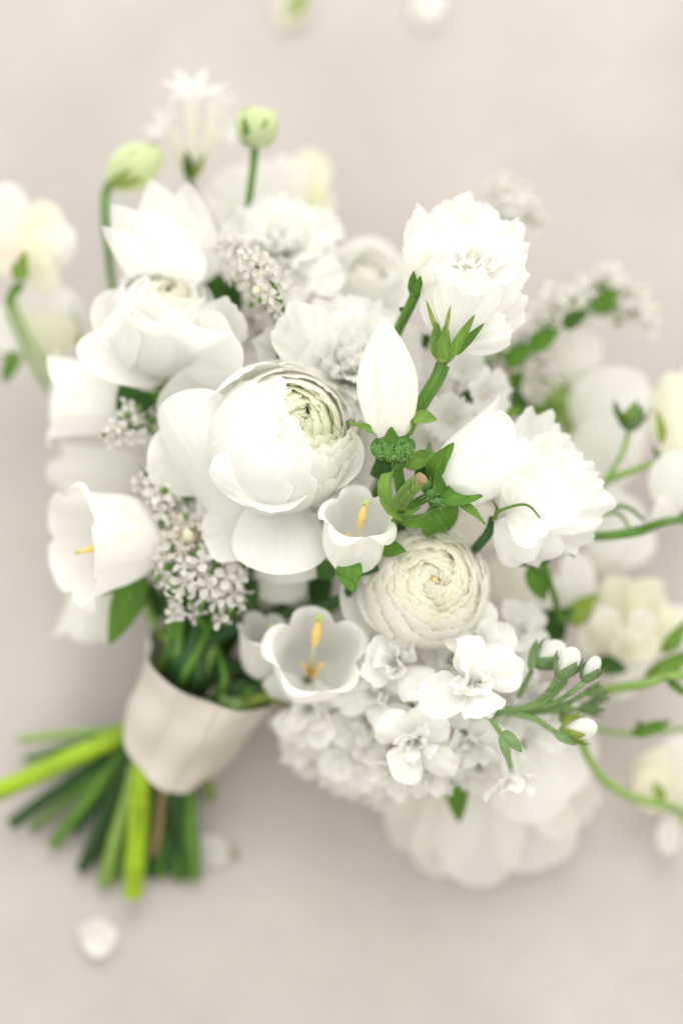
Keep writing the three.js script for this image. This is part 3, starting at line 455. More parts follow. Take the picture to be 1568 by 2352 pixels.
// ------------------------------------------------------------------ lisianthus
const LISI = 'ruffled lisianthus of the bouquet';
{ // upper right, sharp
  const t = thing('lisianthus', 'ruffled white lisianthus standing on a striped green calyx at the upper right', 'flower', P(1018, 825, 6), LISI), b = P(1022, 800, 8), ax = D(0.17, 0.9, 0.4), s = mpp(5);
  for (const [a, e, w, n, o] of [
    [[1020, 800, 10], [1012, 600, -6], 120, D(-0.5, -0.2, 1), { cup: -0.5, bend: -0.4 }], [[1030, 800, 2], [1100, 625, -12], 170, D(0.1, -0.3, 1), { cup: -0.8, bend: -0.5, tip: -1.3 }],
    [[1035, 800, 8], [1165, 735, -2], 120, D(0.3, 0.1, 1), { cup: -0.6, bend: -0.5, tip: -1 }], [[1035, 800, 16], [1190, 660, 8], 140, D(0.5, 0, 1), { cup: -0.4, bend: -0.5 }],
    [[1030, 770, 22], [980, 480, 16], 150, D(0, -0.3, 1), { cup: 0.5, bend: -0.4 }], [[1040, 770, 26], [1075, 448, 22], 170, D(0, -0.3, 1), { cup: 0.5, bend: -0.3 }], [[1050, 770, 24], [1165, 500, 16], 160, D(-0.2, -0.2, 1), { cup: 0.5, bend: -0.4 }], [[1050, 770, 16], [1182, 580, 6], 150, D(-0.3, 0, 1), { cup: 0.4, bend: -0.5 }],
  ]) part('petal', B(a, e, w, n, { ...fan, nu: 44, nv: 20, ...o }), M.frill, t);
  const m = P(1076, 640, 4), a2 = D(0.08, 0.6, 0.8);
  for (const [n, al, L, W] of [[6, 1.05, 125, 110], [6, 0.7, 115, 95], [5, 0.4, 105, 70]]) for (let j = 0; j < n; j++) part('petal', around(m, a2, j * 6.283 / n + rr(-0.3, 0.3) + n, al + rr(-0.1, 0.1), { ...fan, L: L * s * rr(0.85, 1.1), W: W * s, bend: -0.6, tip: -0.8, cup: 0.8, nu: 30 }), M.frill, t);
  part('eye', turned(m.clone().addScaledVector(a2, 0.004), m.clone().addScaledVector(a2, 0.0145), [[0, 0.1], [0.4, 0.22], [1, 0]], { nu: 10, nv: 6 }), M.cream, t);
  const cal = D(0.1, 0.95, 0.3);
  part('calyx_cup', turned(P(1015, 838, 6), P(1024, 782, 5), [[0, 0.16], [0.25, 0.36], [0.6, 0.5], [1, 0.52]], { lobes: 8, amp: 0.06, nu: 32 }), M.stemLight, t);
  for (const [a, e, w, mm] of [[[1004, 822, 2], [1000, 738, -4], 34, 'leafLight'], [[1001, 758, -3], [978, 688, -5], 13, 'yellowGreen'], [[1016, 826, -3], [1024, 742, -8], 36, 'leafLight'], [[1022, 765, -7], [1034, 700, -9], 12, 'yellowGreen'], [[1030, 822, -3], [1090, 722, -10], 30, 'leafLight'], [[1040, 815, 0], [1112, 742, -6], 26, 'leaf'], [[1010, 820, 6], [1008, 735, 0], 30, 'leaf'], [[1060, 790, 10], [1130, 762, 6], 12, 'leaf']]) part('sepal', B(a, e, w, D(0, 0, 1), { lance: 0.62, cup: -1.0, bend: -0.2, nu: 12, nv: 16, fold: 0.2 }), M[mm], t);
  part('stem', T([[1016, 838, 6], [1005, 868, 6], [985, 900, 8], [958, 945, 14], [925, 1000, 40], [840, 1180, 70], [700, 1400, 76]], [17, 15, 15, 14], 12), M.stem, t);
  stemOf(t, P(840, 1180, 70), D(0.4, 0.5, 0.1), 10, { w: 10 });
}
{
  const t = thing('lisianthus_bud', 'smooth cream flower bud on a green stalk, left of the sharp ruffled lisianthus', 'flower bud', P(935, 700, 16), undefined);
  part('petals', turned(P(962, 655, 14), P(990, 515, 12), [[0, 0.12], [0.15, 0.26], [0.45, 0.36], [0.75, 0.29], [1, 0.06]], { lobes: 3, amp: 0.03, twist: 1 }), M.ivory, t);
  part('calyx_cup', turned(P(950, 682, 14), P(962, 645, 13), [[0, 0.25], [0.4, 0.5], [1, 0.6]], { lobes: 5, amp: 0.1 }), M.stem, t);
  for (const [a, e, w] of [[[945, 672, 10], [950, 622, 6], 22], [[958, 672, 8], [1004, 645, 4], 22], [[952, 675, 6], [968, 632, 2], 20]]) part('sepal', B(a, e, w, CT, { lance: 0.75, cup: -0.7, bend: -0.3, nu: 8 }), M.leaf, t);
  part('stem', T([[951, 680, 14], [938, 710, 16], [920, 745, 22], [880, 840, 50], [800, 1000, 72], [660, 1380, 78]], [12, 12, 10], 10), M.stem, t);
  part('leaf', B([935, 720, 18], [916, 706, 18], 18, CT, { lance: 0.75 }), M.leafDark, t);
}
{ // right, sideways
  const t = thing('lisianthus', 'double ruffled lisianthus lying sideways with serrated petals fanned to the right', 'flower', P(1130, 1190, 22), LISI);
  for (const [a, e, w, n, o] of [
    [[1140, 1190, 26], [1252, 955, 30], 130, D(-0.2, -0.2, 1), { cup: 0.4 }], [[1150, 1180, 26], [1310, 1010, 26], 140, D(-0.1, -0.2, 1), { cup: 0.3 }], [[1150, 1180, 22], [1352, 1070, 20], 140, D(0, 0, 1), { cup: 0.2 }], [[1150, 1190, 20], [1398, 1135, 16], 150, D(0, 0, 1), { cup: -0.3 }],
    [[1150, 1190, 24], [1360, 1215, 22], 130, D(0, -0.2, 1), { cup: -0.3 }], [[1140, 1195, 18], [1285, 1262, 18], 150, D(0, -0.2, 1), { cup: -0.8, bend: -0.7 }], [[1135, 1195, 14], [1230, 1272, 12], 170, D(-0.2, -0.2, 1), { cup: -0.9, bend: -0.7, ser: 0.02 }],
    [[1150, 1180, 14], [1240, 1050, 8], 120, D(0, 0.2, 1), { cup: 0.6 }], [[1160, 1180, 12], [1290, 1090, 4], 130, D(0, 0.2, 1), { cup: 0.4 }], [[1160, 1190, 10], [1330, 1150, 4], 120, D(0, 0.2, 1), { cup: 0.5 }], [[1160, 1190, 10], [1260, 1200, 2], 150, D(0, 0.3, 1), { cup: 0.4 }], [[1160, 1180, 18], [1200, 1010, 22], 110, D(0, -0.2, 1), { cup: 0.4 }], [[1170, 1180, 10], [1225, 1110, 0], 110, D(0.1, 0.3, 1), { cup: 0.6 }],
  ]) part('petal', B(a, e, w, n, { ...fan, bend: -0.5, ruf: 0.06, nu: 38, nv: 18, ...o }), M.frill, t);
  part('stem', T([[1132, 1190, 20], [1124, 1220, 18], [1100, 1250, 22], [1060, 1290, 50], [900, 1420, 74], [650, 1500, 78]], [11, 14, 13], 10), M.stemDark, t);
  for (const pts of [[[1132, 1195, 16], [1150, 1172, 6], [1210, 1160, 0], [1240, 1190, 0]], [[1210, 1280, 26], [1270, 1255, 24], [1320, 1280, 26]], [[1135, 1190, 20], [1140, 1165, 14], [1130, 1150, 12]]]) part('sepal', T(pts, [5, 4, 2], 6), M.leafLight, t);
  stemOf(t, P(900, 1420, 74), D(0.6, 0.3, 0), 12, { w: 10 });
}
{ // middle, behind the closed bell
  const t = thing('lisianthus', 'ruffled white lisianthus with frilled edges behind the closed ivory bell', 'flower', P(795, 900, 40), LISI), s = mpp(25);
  ruffled(t, P(800, 870, 48), D(0.08, 0.35, 0.93), [[7, 1.05, 190 * s, 190 * s], [7, 0.75, 170 * s, 150 * s], [7, 0.48, 150 * s, 110 * s], [5, 0.2, 135 * s, 80 * s]], { ruf: 0.11, ser: 0.06, serF: 12, cup: 0.9 });
  for (const [a, e, w, n] of [[[740, 860, 40], [660, 705, 14], 160, D(0.3, -0.2, 1)], [[700, 850, 50], [595, 770, 30], 110, D(0.2, 0, 1)]]) part('petal', B(a, e, w, n, { ...fan, ser: 0.03, cup: 0.5, bend: 0.3, tip: -0.5 }), M.white, t);
  stemOf(t, P(800, 900, 60), D(0.2, 0.3, 0.6), 14);
}
{ // upper, blurred
  const t = thing('lisianthus', 'blurred frilly white lisianthus above the white lilac spray', 'flower', P(640, 600, 62), LISI), s = mpp(50);
  ruffled(t, P(645, 600, 70), D(0.03, 0.5, 0.86), [[7, 1.0, 155 * s, 140 * s], [7, 0.7, 140 * s, 115 * s], [6, 0.4, 125 * s, 80 * s], [4, 0.15, 115 * s, 60 * s]], { ruf: 0.1, ser: 0.06, serF: 11 });
  for (const [a, e, w] of [[[690, 640, 50], [790, 640, 46], 100], [[650, 640, 55], [700, 690, 44], 120]]) part('petal', B(a, e, w, D(0, 0.2, 1), { ...fan, ser: 0.03, cup: 0.5, bend: 0.3, tip: -0.5 }), M.white, t);
  stemOf(t, P(640, 640, 78), D(0, 0.6, 0.5), 6);
}

// ------------------------------------------------------------------ roses
const ROSE = 'garden roses of the bouquet';
{
  const t = thing('garden_rose', 'soft white rose half hidden between two ruffled lisianthus at the top', 'flower', P(850, 660, 78), ROSE), s = mpp(70), c = P(845, 655, 78), ax = D(0.1, 0.5, 0.86);
  nest(t, c, ax, 95 * s, 6, { om0: 0.3, om1: 1.1, inner: 'ivory', outer: 'snow' });
  for (const [e, w] of [[[755, 590, 70], 140], [[830, 545, 74], 150], [[925, 590, 74], 150], [[940, 690, 66], 150], [[760, 690, 64], 140]]) part('petal', B([850, 670, 86], e, w, D(0, 0, 1), { cup: 0.6, bend: 0.3, n: 4, tip: -0.6 }), M.snow, t);
  stemOf(t, P(845, 690, 90), D(0, 0.5, 0.5), 11);
}
{
  const t = thing('garden_rose', 'large drooping white rose blurred at the bottom under the stock florets', 'flower', P(1130, 1720, 80), ROSE);
  const big = { nu: 28, nv: 20, n: 4, tip: -0.5 };
  for (const [a, e, w, n, o, m] of [
    [[1130, 1690, 92], [905, 1945, 108], 170, D(-0.3, -0.2, 1), { cup: 0.7, bend: -0.5, point: 0.05 }, 'ivory'], [[1120, 1690, 88], [985, 2005, 104], 150, D(-0.3, -0.2, 1), { cup: 0.8, bend: -0.5 }, 'ivory'],
    [[1140, 1690, 78], [1085, 2042, 90], 230, D(-0.1, -0.3, 1), { cup: -0.9, bend: -0.6 }, 'snow'], [[1170, 1700, 86], [1240, 1995, 100], 210, D(0.2, -0.3, 1), { cup: 0.6, bend: -0.4 }, 'white'],
    [[1170, 1690, 84], [1330, 1900, 96], 190, D(0.3, -0.2, 1), { cup: 0.7, bend: -0.5, ser: 0.06 }, 'ivory'], [[1180, 1660, 58], [1250, 1888, 58], 250, D(0.2, -0.35, 1), { cup: -1.1, bend: -1.0, tip: -0.8 }, 'snow'], [[1150, 1660, 76], [1356, 1770, 84], 190, D(0.3, 0, 1), { cup: 0.6, bend: -0.4 }, 'white'], [[1100, 1690, 90], [885, 1850, 104], 140, D(-0.3, 0, 1), { cup: 0.5, bend: -0.3 }, 'ivory'],
  ]) part('petal', B(a, e, w, n, { ...big, ...o }), M[m], t);
  stemOf(t, P(1120, 1680, 88), D(0.5, -0.3, -0.05), 15, { w: 9, via: [[900, 1560, 92]] });
}
// ------------------------------------------------------------------ tulip at the upper left
{
  const t = thing('tulip', 'white tulip with long pointed petals, above the ranunculus with the drooping petal', 'flower', P(420, 640, 60));
  const o = { nu: 20, nv: 24, lance: 0.62 };
  for (const [a, e, w, n, q] of [
    [[430, 660, 52], [345, 412, 46], 190, D(0.2, -0.2, 1), { cup: 0.9 }], [[430, 660, 54], [430, 418, 44], 170, D(0, -0.2, 1), { cup: 0.8 }], [[440, 660, 46], [478, 478, 30], 110, D(0.7, 0, 0.7), { cup: -0.9 }],
    [[420, 670, 46], [256, 470, 32], 170, D(-0.1, 0.1, 1), { cup: -0.5, point: 0.05 }], [[400, 680, 40], [236, 520, 26], 120, D(-0.2, -0.3, 1), { cup: -0.7, point: 0.08 }], [[440, 670, 38], [320, 470, 22], 150, D(0, -0.1, 1), { cup: -0.9, point: 0.04 }],
  ]) part('petal', B(a, e, w, n, { ...o, bend: 0.4, tip: -0.3, ...q }), M.snow, t);
  part('leaf', B([415, 720, 64], [450, 585, 56], 60, D(0.3, 0, 1), { ...leafy, n: 1.8, ser: 0 }), M.leaf, t);
  part('leaf', B([520, 740, 76], [480, 620, 70], 110, D(0.2, 0, 1), { ...leafy, n: 1.8 }), M.leafDark, t);
  stemOf(t, P(425, 670, 74), D(-0.1, 0.8, 0.2), 8, { w: 14 });
}
// ------------------------------------------------------------------ top of the bouquet
{
  const t = thing('tuberose', 'cluster of starry white flowers with long pale tubes at the top of the bouquet', 'flower', P(438, 415, 92)), s = mpp(85);
  for (const [c, ax, L] of [[[442, 235, 72], [0.0, 0.75, 0.66], 88], [[508, 300, 84], [0.5, 0.2, 0.8], 62], [[390, 300, 92], [-0.6, 0.5, 0.6], 66], [[495, 240, 90], [0.5, 0.8, 0.3], 60]]) {
    const q = P(...c), A = D(...ax), f = group('floret', t);
    for (let j = 0; j < 6; j++) part('petal', around(q, A, j * 1.047 + rr(-0.1, 0.1), 0.95 + rr(-0.15, 0.2), { L: L * s * rr(0.9, 1.1), W: L * s * 0.4, lance: 0.8, cup: 0.5, bend: -0.6, nu: 12, nv: 10 }, 0.001), M.snow, f);
    part('tube', tube([P(438, 412, 92), P(lerp(438, c[0], 0.45), 360, lerp(92, c[2], 0.5)), q], [0.0012, 0.0016, 0.0034], 10, 12), M.cream, f);
  }
  for (const [a, e, w, m] of [[[436, 415, 84], [428, 345, 78], 26, 'leafDark'], [[438, 415, 86], [470, 355, 82], 24, 'yellowGreen'], [[436, 415, 88], [398, 345, 86], 20, 'pale']]) part('sepal', B(a, e, w, CT, { lance: 0.75, cup: -0.5, nu: 8 }), M[m], t);
  stemOf(t, P(436, 410, 94), D(-0.1, 0.9, 0.1), 5, { w: 8 });
}
{
  const t = thing('flower_bud', 'round green and cream bud on a straight green stalk at the top', 'flower bud', P(578, 345, 58));
  const s = mpp(50), b = P(585, 340, 58), ax = D(0.06, 0.97, 0.2);
  for (let k = 0; k < 3; k++) for (let j = 0; j < 4; j++) part('petal', shell(P(590, 290, 57), ax, (30 + 10 * k) * s, k * 0.8 + j * 1.57, 0.95, 0.15 + k * 0.28, { fall: 0.5, squash: 1.12, nu: 12, nv: 10 }), M[k ? 'lime' : 'pale'], t);
  for (let j = 0; j < 6; j++) part('sepal', around(b, ax, j * 1.05, 0.62, { L: 84 * s, W: 36 * s, lance: 0.7, cup: 0.6, bend: 1.7, nu: 8, nv: 8 }), M[j % 2 ? 'yellowGreen' : 'leafLight'], t);
  part('stem', T([[585, 342, 58], [581, 390, 58], [573, 450, 62], [566, 540, 80], [520, 800, 88]], [9, 9, 8], 10), M.stem, t);
}
{
  const t = thing('flower_bud', 'drooping pale green bud on a curved stem beside the tulip', 'flower bud', P(250, 440, 82));
  part('petals', turned(P(255, 418, 82), P(370, 345, 76), [[0, 0.14], [0.2, 0.3], [0.5, 0.37], [0.8, 0.26], [1, 0.08]], { lobes: 5, amp: 0.06 }), M.lime, t);
  for (const [a, e, w] of [[[250, 425, 78], [330, 410, 70], 24], [[250, 420, 78], [310, 345, 70], 26], [[250, 425, 76], [300, 390, 66], 20]]) part('sepal', B(a, e, w, CT, { lance: 0.75, cup: -0.5, nu: 8 }), M.yellowGreen, t);
  part('sepal', B([330, 345, 80], [365, 330, 78], 24, CT, { lance: 0.75 }), M.sage, t);
  part('stem', T([[256, 418, 82], [243, 445, 80], [241, 490, 78], [248, 560, 80], [258, 650, 88], [300, 820, 94]], [11, 9, 8], 10), M.stem, t);
}
{
  const t = thing('sweet_pea', 'pale sweet pea blurred behind the round green bud at the top', 'flower', P(640, 470, 110));
  for (const [a, e, w, m] of [[[620, 500, 104], [560, 380, 92], 180, 'white'], [[600, 520, 100], [500, 400, 90], 150, 'white'], [[660, 500, 112], [640, 360, 104], 150, 'white'], [[690, 510, 114], [720, 345, 112], 110, 'pale'], [[690, 520, 114], [745, 430, 112], 100, 'pale']]) part('petal', B(a, e, w, D(0, -0.2, 1), { ...fan, ser: 0.02, bend: 0.3, tip: -0.5 }), M[m], t);
  part('sepal', B([520, 560, 90], [545, 480, 84], 34, CT, { lance: 0.75, cup: -0.5 }), M.yellowGreen, t);
  part('stem', T([[640, 500, 112], [600, 620, 112], [560, 800, 104]], [7, 7], 8), M.stemLight, t);
}

// ------------------------------------------------------------------ lilac sprays
lilac('white lilac spray with a bare green twig between the tulip and the ruffled lisianthus', [[[660, 745, 30], [640, 680, 20], [605, 622, 17], [553, 600, 20]], [[640, 680, 34], [560, 575, 36], [515, 560, 38]], [[640, 740, 42], [600, 690, 38], [570, 640, 38]], [[640, 700, 36], [600, 640, 36], [545, 620, 36]]], 84, 40, { spread: 40, twig: 'stem', end: 13, ax: [0.2, 0.7, 0.2] });
lilac('lower tip of white lilac under the left ranunculus, beside the ruffled lisianthus', [[[650, 830, 56], [610, 780, 48], [570, 720, 46]]], 24, 34, { spread: 38, s0: 0.0 });
lilac('small lilac cluster between the left-facing bell and the largest ranunculus', [[[370, 1000, 48], [310, 985, 38], [240, 1010, 36]], [[380, 960, 48], [330, 965, 38], [280, 950, 36]]], 34, 34, { spread: 36, s0: 0, green: 0.3, end: 16, ax: [-0.5, 0.2, 0.2] });
lilac('lilac spray running down the left side of the largest ranunculus', [[[420, 1290, 40], [385, 1180, 34], [340, 1060, 34]], [[410, 1250, 42], [365, 1130, 34], [330, 1090, 36]]], 38, 42, { spread: 36, s0: 0, green: 0.2, end: 14, ax: [-0.1, 0.5, 0.1], leaves: [[[380, 1180, 58], [420, 1150, 54], 40, 'leafDark'], [[400, 1200, 58], [385, 1130, 56], 40, 'leaf']] });
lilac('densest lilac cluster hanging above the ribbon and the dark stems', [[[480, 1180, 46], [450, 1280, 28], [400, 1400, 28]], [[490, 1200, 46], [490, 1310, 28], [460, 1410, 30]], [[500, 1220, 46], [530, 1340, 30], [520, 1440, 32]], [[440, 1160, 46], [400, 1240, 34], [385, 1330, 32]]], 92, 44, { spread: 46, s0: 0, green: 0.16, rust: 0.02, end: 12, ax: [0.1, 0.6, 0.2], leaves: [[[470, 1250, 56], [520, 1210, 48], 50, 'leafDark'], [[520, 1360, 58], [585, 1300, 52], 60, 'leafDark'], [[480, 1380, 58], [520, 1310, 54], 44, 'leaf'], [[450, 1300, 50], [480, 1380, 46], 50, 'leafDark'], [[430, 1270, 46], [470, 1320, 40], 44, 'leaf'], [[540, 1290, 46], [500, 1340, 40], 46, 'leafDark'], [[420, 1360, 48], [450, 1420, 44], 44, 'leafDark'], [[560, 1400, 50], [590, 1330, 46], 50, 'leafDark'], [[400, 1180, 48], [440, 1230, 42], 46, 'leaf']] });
lilac('lilac tip blurred behind the sharp lisianthus at the upper right', [[[1060, 560, 84], [1160, 500, 84], [1250, 510, 86]], [[1150, 540, 86], [1190, 470, 88], [1130, 440, 90]]], 34, 48, { spread: 46, s0: 0.2, green: 0.06 });
lilac('long lilac spray reaching out blurred to the right', [[[1100, 840, 76], [1200, 780, 82], [1330, 710, 88], [1450, 670, 92]], [[1200, 780, 82], [1300, 700, 88], [1400, 640, 92]], [[1330, 710, 88], [1420, 720, 90], [1480, 730, 92]]], 66, 50, { spread: 50, s0: 0.1, green: 0.12, tw: 12, leaves: [[[1180, 800, 80], [1285, 760, 78], 60, 'leaf'], [[1350, 700, 86], [1425, 700, 80], 50, 'leaf'], [[1215, 800, 70], [1285, 755, 66], 50, 'leaf'], [[1160, 840, 68], [1225, 790, 64], 50, 'leaf'], [[1290, 750, 74], [1350, 715, 70], 44, 'leafDark'], [[1380, 690, 78], [1420, 670, 74], 40, 'leaf'], [[1170, 900, 76], [1200, 850, 72], 44, 'leaf'], [[1195, 960, 76], [1180, 890, 72], 50, 'leafDark']] });
lilac('blurred lilac cluster behind the small starry flowers on the right', [[[1100, 850, 84], [1200, 850, 84], [1260, 880, 86]], [[1150, 880, 84], [1220, 800, 86], [1260, 770, 88]]], 40, 46, { spread: 56, s0: 0, green: 0.1 });
lilac('few lilac florets right under the sharp lisianthus calyx', [[[1000, 780, 60], [1080, 800, 58], [1150, 740, 62]]], 18, 40, { spread: 40, s0: 0, leaves: [[[1090, 800, 52], [1130, 770, 48], 36, 'leafDark'], [[960, 790, 52], [990, 770, 46], 40, 'leafDark']] });

// ------------------------------------------------------------------ small starry flowers
{
  const t = thing('star_flower', 'small starry white flowers with orange eyes below the sharp lisianthus', 'flower', P(1060, 980, 46)), s = mpp(36);
  for (const [x, y, f, r, ax] of [[1032, 962, 34, 60, [-0.1, 0.1, 1]], [1108, 905, 40, 64, [0.5, -0.1, 0.8]], [1062, 850, 46, 56, [0.2, 0.5, 0.8]], [985, 1010, 44, 52, [-0.3, -0.3, 0.9]], [1090, 980, 46, 56, [0.5, -0.4, 0.8]], [1000, 900, 52, 54, [-0.4, 0.3, 0.8]]]) {
    const q = P(x, y, f), A = D(...ax), fl = group('floret', t), e = rr(0, 1);
    for (let j = 0; j < 7; j++) part('petal', around(q, A, e + j * 0.898, 1.15 + rr(-0.15, 0.1), { L: r * s, W: r * s * 0.72, A: 0.75, n: 5, m: 0.35, ser: 0.16, serF: 5, cup: 0.4, bend: -0.5, nu: 14, nv: 8 }, 0.0008), M.snow, fl);
    part('eye', turned(q.clone().addScaledVector(A, -0.001), q.clone().addScaledVector(A, 0.0022), [[0, 0.5], [0.5, 0.62], [1, 0]], { nu: 10, nv: 6 }), j0(e), fl);
    part('pedicel', tube([q, q.clone().addScaledVector(A, -0.012), P(1050, 1000, 66)], [0.0007, 0.0007], 6, 8), M.stemLight, t);
  }
  for (const [a, e, w, m] of [[[1075, 925, 50], [1125, 870, 46], 26, 'leaf'], [[1060, 920, 48], [1075, 895, 46], 24, 'leafDark'], [[1120, 950, 56], [1200, 940, 56], 40, 'leafLight']]) part('leaf', B(a, e, w, CT, leafy), M[m], t);
}
function j0(e) { return e < 0.5 ? M.blush : M.cream; }

// ------------------------------------------------------------------ stock
{
  const t = thing('stock', 'white stock with double florets and silvery green buds at the lower right', 'flower', P(900, 1560, 60)), s = mpp(28);
  part('stem', T([[640, 1560, 80], [760, 1590, 70], [950, 1625, 60], [1100, 1630, 44], [1190, 1632, 30], [1250, 1610, 24], [1300, 1560, 22]], [16, 15, 12, 8], 10), M.stemSage, t);
  const SF = { A: 1.0, n: 4, m: 0.45, ser: 0.05, serF: 6, ruf: 0.085, rufF: 2.3, cup: 0.5, noise: 0.09, nu: 20, nv: 14 };
  const fl = (x, y, f, r, ax, inner0 = 4, spin = 0, mat = 'snow') => { const inner = inner0 + 3;
    const q = P(x, y, f), A = D(...ax), g = group('floret', t);
    for (let j = 0; j < 4; j++) part('petal', around(q, A, spin + j * 1.571 + rr(-0.3, 0.3), 1.15 + rr(-0.4, 0.3), { ...SF, L: r * s * rr(0.82, 1.12), W: r * s * rr(0.75, 1.1), bend: rr(-1.1, -0.2), tip: rr(-1.3, -0.2), cup: rr(-0.6, 0.8), twist: rr(-0.4, 0.4) }, 0.0012), M[mat], g);
    for (let j = 0; j < inner; j++) part('petal', around(q, A, spin + 0.8 + j * 6.283 / inner + rr(-0.3, 0.3), 0.7 + rr(-0.35, 0.35), { ...SF, L: r * s * rr(0.4, 0.82), W: r * s * rr(0.36, 0.7), ruf: 0.19, twist: rr(-0.7, 0.7), bend: -0.6, tip: -1.2 }, 0.0008), M[mat], g);
    for (let j = 0; j < 3; j++) part('sepal', around(q, A, spin + j * 2.1 + 0.5, 0.45, { L: r * s * 0.3, W: r * s * 0.1, A: 0.5, n: 1.5, nu: 4, nv: 4 }, 0.0012), M.leafLight, g);
    part('calyx_cup', turned(q.clone().addScaledVector(A, -r * s * 0.42), q.clone().addScaledVector(A, r * s * 0.02), [[0, 0.1], [0.3, 0.2], [1, 0.16]], { nu: 12, nv: 6 }), M.stemSage, g);
  };
  fl(1080, 1572, 10, 118, [0.1, 0.25, 1], 4, 0.3); fl(955, 1700, 22, 108, [-0.1, -0.2, 1], 4, 1.0); fl(1100, 1478, 26, 92, [0.2, 0.6, 0.8], 3, 0.4); fl(910, 1530, 28, 98, [-0.25, 0.3, 0.9], 6, 0.8); fl(868, 1590, 36, 88, [-0.6, -0.1, 0.8], 3, 0.1);
  fl(985, 1640, 30, 100, [-0.1, -0.35, 0.9], 3, 0.2); fl(1070, 1700, 34, 96, [0.2, -0.6, 0.8], 3, 0.9); fl(1175, 1770, 26, 78, [0.25, -0.9, 0.35], 5, 0.2); fl(905, 1755, 36, 84, [-0.2, -0.8, 0.6], 4, 0.5); fl(985, 1768, 34, 74, [0.1, -0.8, 0.6], 4, 0.7); fl(1100, 1765, 44, 80, [0, -0.9, 0.4], 3, 0.1); fl(1195, 1690, 44, 100, [0.4, -0.4, 0.8], 3, 0.6);
  fl(715, 1625, 50, 104, [-0.5, -0.1, 0.85], 4, 0.4, 'white'); fl(780, 1690, 54, 100, [-0.4, -0.4, 0.8], 3, 0.9, 'white'); fl(690, 1680, 62, 84, [-0.8, -0.4, 0.4], 3, 0.3, 'white'); fl(815, 1765, 66, 98, [-0.3, -0.8, 0.5], 3, 0.1, 'white'); fl(790, 1580, 56, 74, [-0.2, 0.2, 0.9], 3, 0.5, 'white'); fl(1185, 1455, 48, 84, [0.3, 0.5, 0.8], 4, 0.2); fl(1160, 1530, 40, 80, [0.4, 0.4, 0.8], 3, 0.2); fl(1220, 1600, 46, 60, [0.5, 0.2, 0.8], 3, 0.2); fl(850, 1660, 48, 92, [-0.3, -0.2, 0.9], 3, 0.7); fl(960, 1600, 44, 84, [0, 0.2, 1], 3, 0.2); fl(1030, 1520, 40, 80, [0.1, 0.4, 0.9], 3, 1.1); fl(840, 1720, 52, 86, [-0.3, -0.5, 0.8], 3, 0.3); fl(1120, 1640, 42, 86, [0.3, 0, 1], 3, 0.5); fl(760, 1750, 70, 84, [-0.5, -0.6, 0.6], 3, 0.9, 'white'); fl(1010, 1710, 40, 80, [0, -0.4, 0.9], 3, 0.4); fl(1255, 1640, 56, 70, [0.5, -0.2, 0.8], 3, 0.1);
  fl(860, 1815, 78, 60, [-0.3, -0.9, 0.2], 2, 0, 'white');
  const bud = (a, e, w, mats, white) => { const g = group('bud', t); const L = P(...a).distanceTo(P(...e)); if (white) part('petals', turned(P(...a), P(...e), [[0.1, 0.12], [0.4, white * 0.66], [0.72, white * 0.72], [0.93, white * 0.42], [1, 0.0]], { lobes: 4, amp: 0.07, nu: 24, nv: 14 }), M.snow, g);
    const d = P(...e).sub(P(...a)).normalize(), r = w * mpp(a[2]); for (let j = 0; j < 4; j++) part('sepal', around(P(...a), d, j * 1.571 + 0.4, white ? 0.5 : 0.32, { L: L * (white ? 0.84 : 1), W: r * 0.62, lance: 0.7, cup: 0.8, bend: white ? 1.15 : 0.75, nu: 8, nv: 8 }, r * 0.06), M[mats], g); };
  const stalk = pts => part('stalk', T(pts, [7, 6], 8), M.stemSage, t);
  stalk([[1185, 1632, 30], [1235, 1610, 24], [1268, 1575, 16], [1282, 1545, 12]]); bud([1282, 1560, 12], [1322, 1487, 10], 58, 'sage', 0.36);
  stalk([[1200, 1632, 30], [1270, 1615, 22], [1325, 1580, 14], [1345, 1560, 14]]); bud([1338, 1566, 14], [1374, 1508, 12], 46, 'sage', 0.3);
  stalk([[1210, 1640, 30], [1290, 1620, 26], [1350, 1590, 22]]); bud([1340, 1592, 24], [1392, 1580, 24], 34, 'sage'); bud([1355, 1595, 30], [1405, 1600, 30], 30, 'sage');
  stalk([[1190, 1638, 32], [1260, 1634, 34], [1330, 1628, 34]]); bud([1326, 1628, 34], [1392, 1622, 34], 40, 'sage');
  stalk([[1185, 1640, 28], [1225, 1650, 24], [1265, 1675, 18], [1288, 1692, 18]]); bud([1282, 1682, 20], [1372, 1668, 16], 56, 'yellowGreen', 0.34); part('sepal', B([1270, 1680, 14], [1322, 1712, 12], 24, CT, { lance: 0.75, nu: 8 }), M.sage, t); bud([1282, 1655, 36], [1352, 1630, 38], 50, 'yellowGreen', 0.36);
  stalk([[1190, 1600, 34], [1205, 1570, 30], [1220, 1540, 26]]); bud([1222, 1530, 26], [1298, 1480, 24], 60, 'sage', 0.4); part('sepal', B([1216, 1540, 22], [1232, 1468, 20], 26, D(-0.3, 0, 1), { lance: 0.75, cup: -0.6, nu: 8 }), M.sage, t);
  stalk([[1120, 1640, 20], [1140, 1670, 14], [1152, 1690, 10]]); for (const [a, e, w] of [[[1150, 1680, 8], [1170, 1758, 4], 26], [[1155, 1678, 8], [1198, 1728, 6], 32]]) part('sepal', B(a, e, w, D(0.1, 0.2, 1), { lance: 0.75, cup: -0.7, bend: -0.3, nu: 8 }), M.sage, t);
  part('leaf', B([1040, 1740, 52], [1054, 1890, 66], 62, D(-0.2, 0, 1), { lance: 0.75, cup: -0.5, bend: -0.3, nu: 12, nv: 16 }), M.leaf, t); part('leaf', B([1000, 1790, 54], [1050, 1750, 50], 60, CT, { lance: 0.75, cup: 0.5 }), M.leafDark, t);
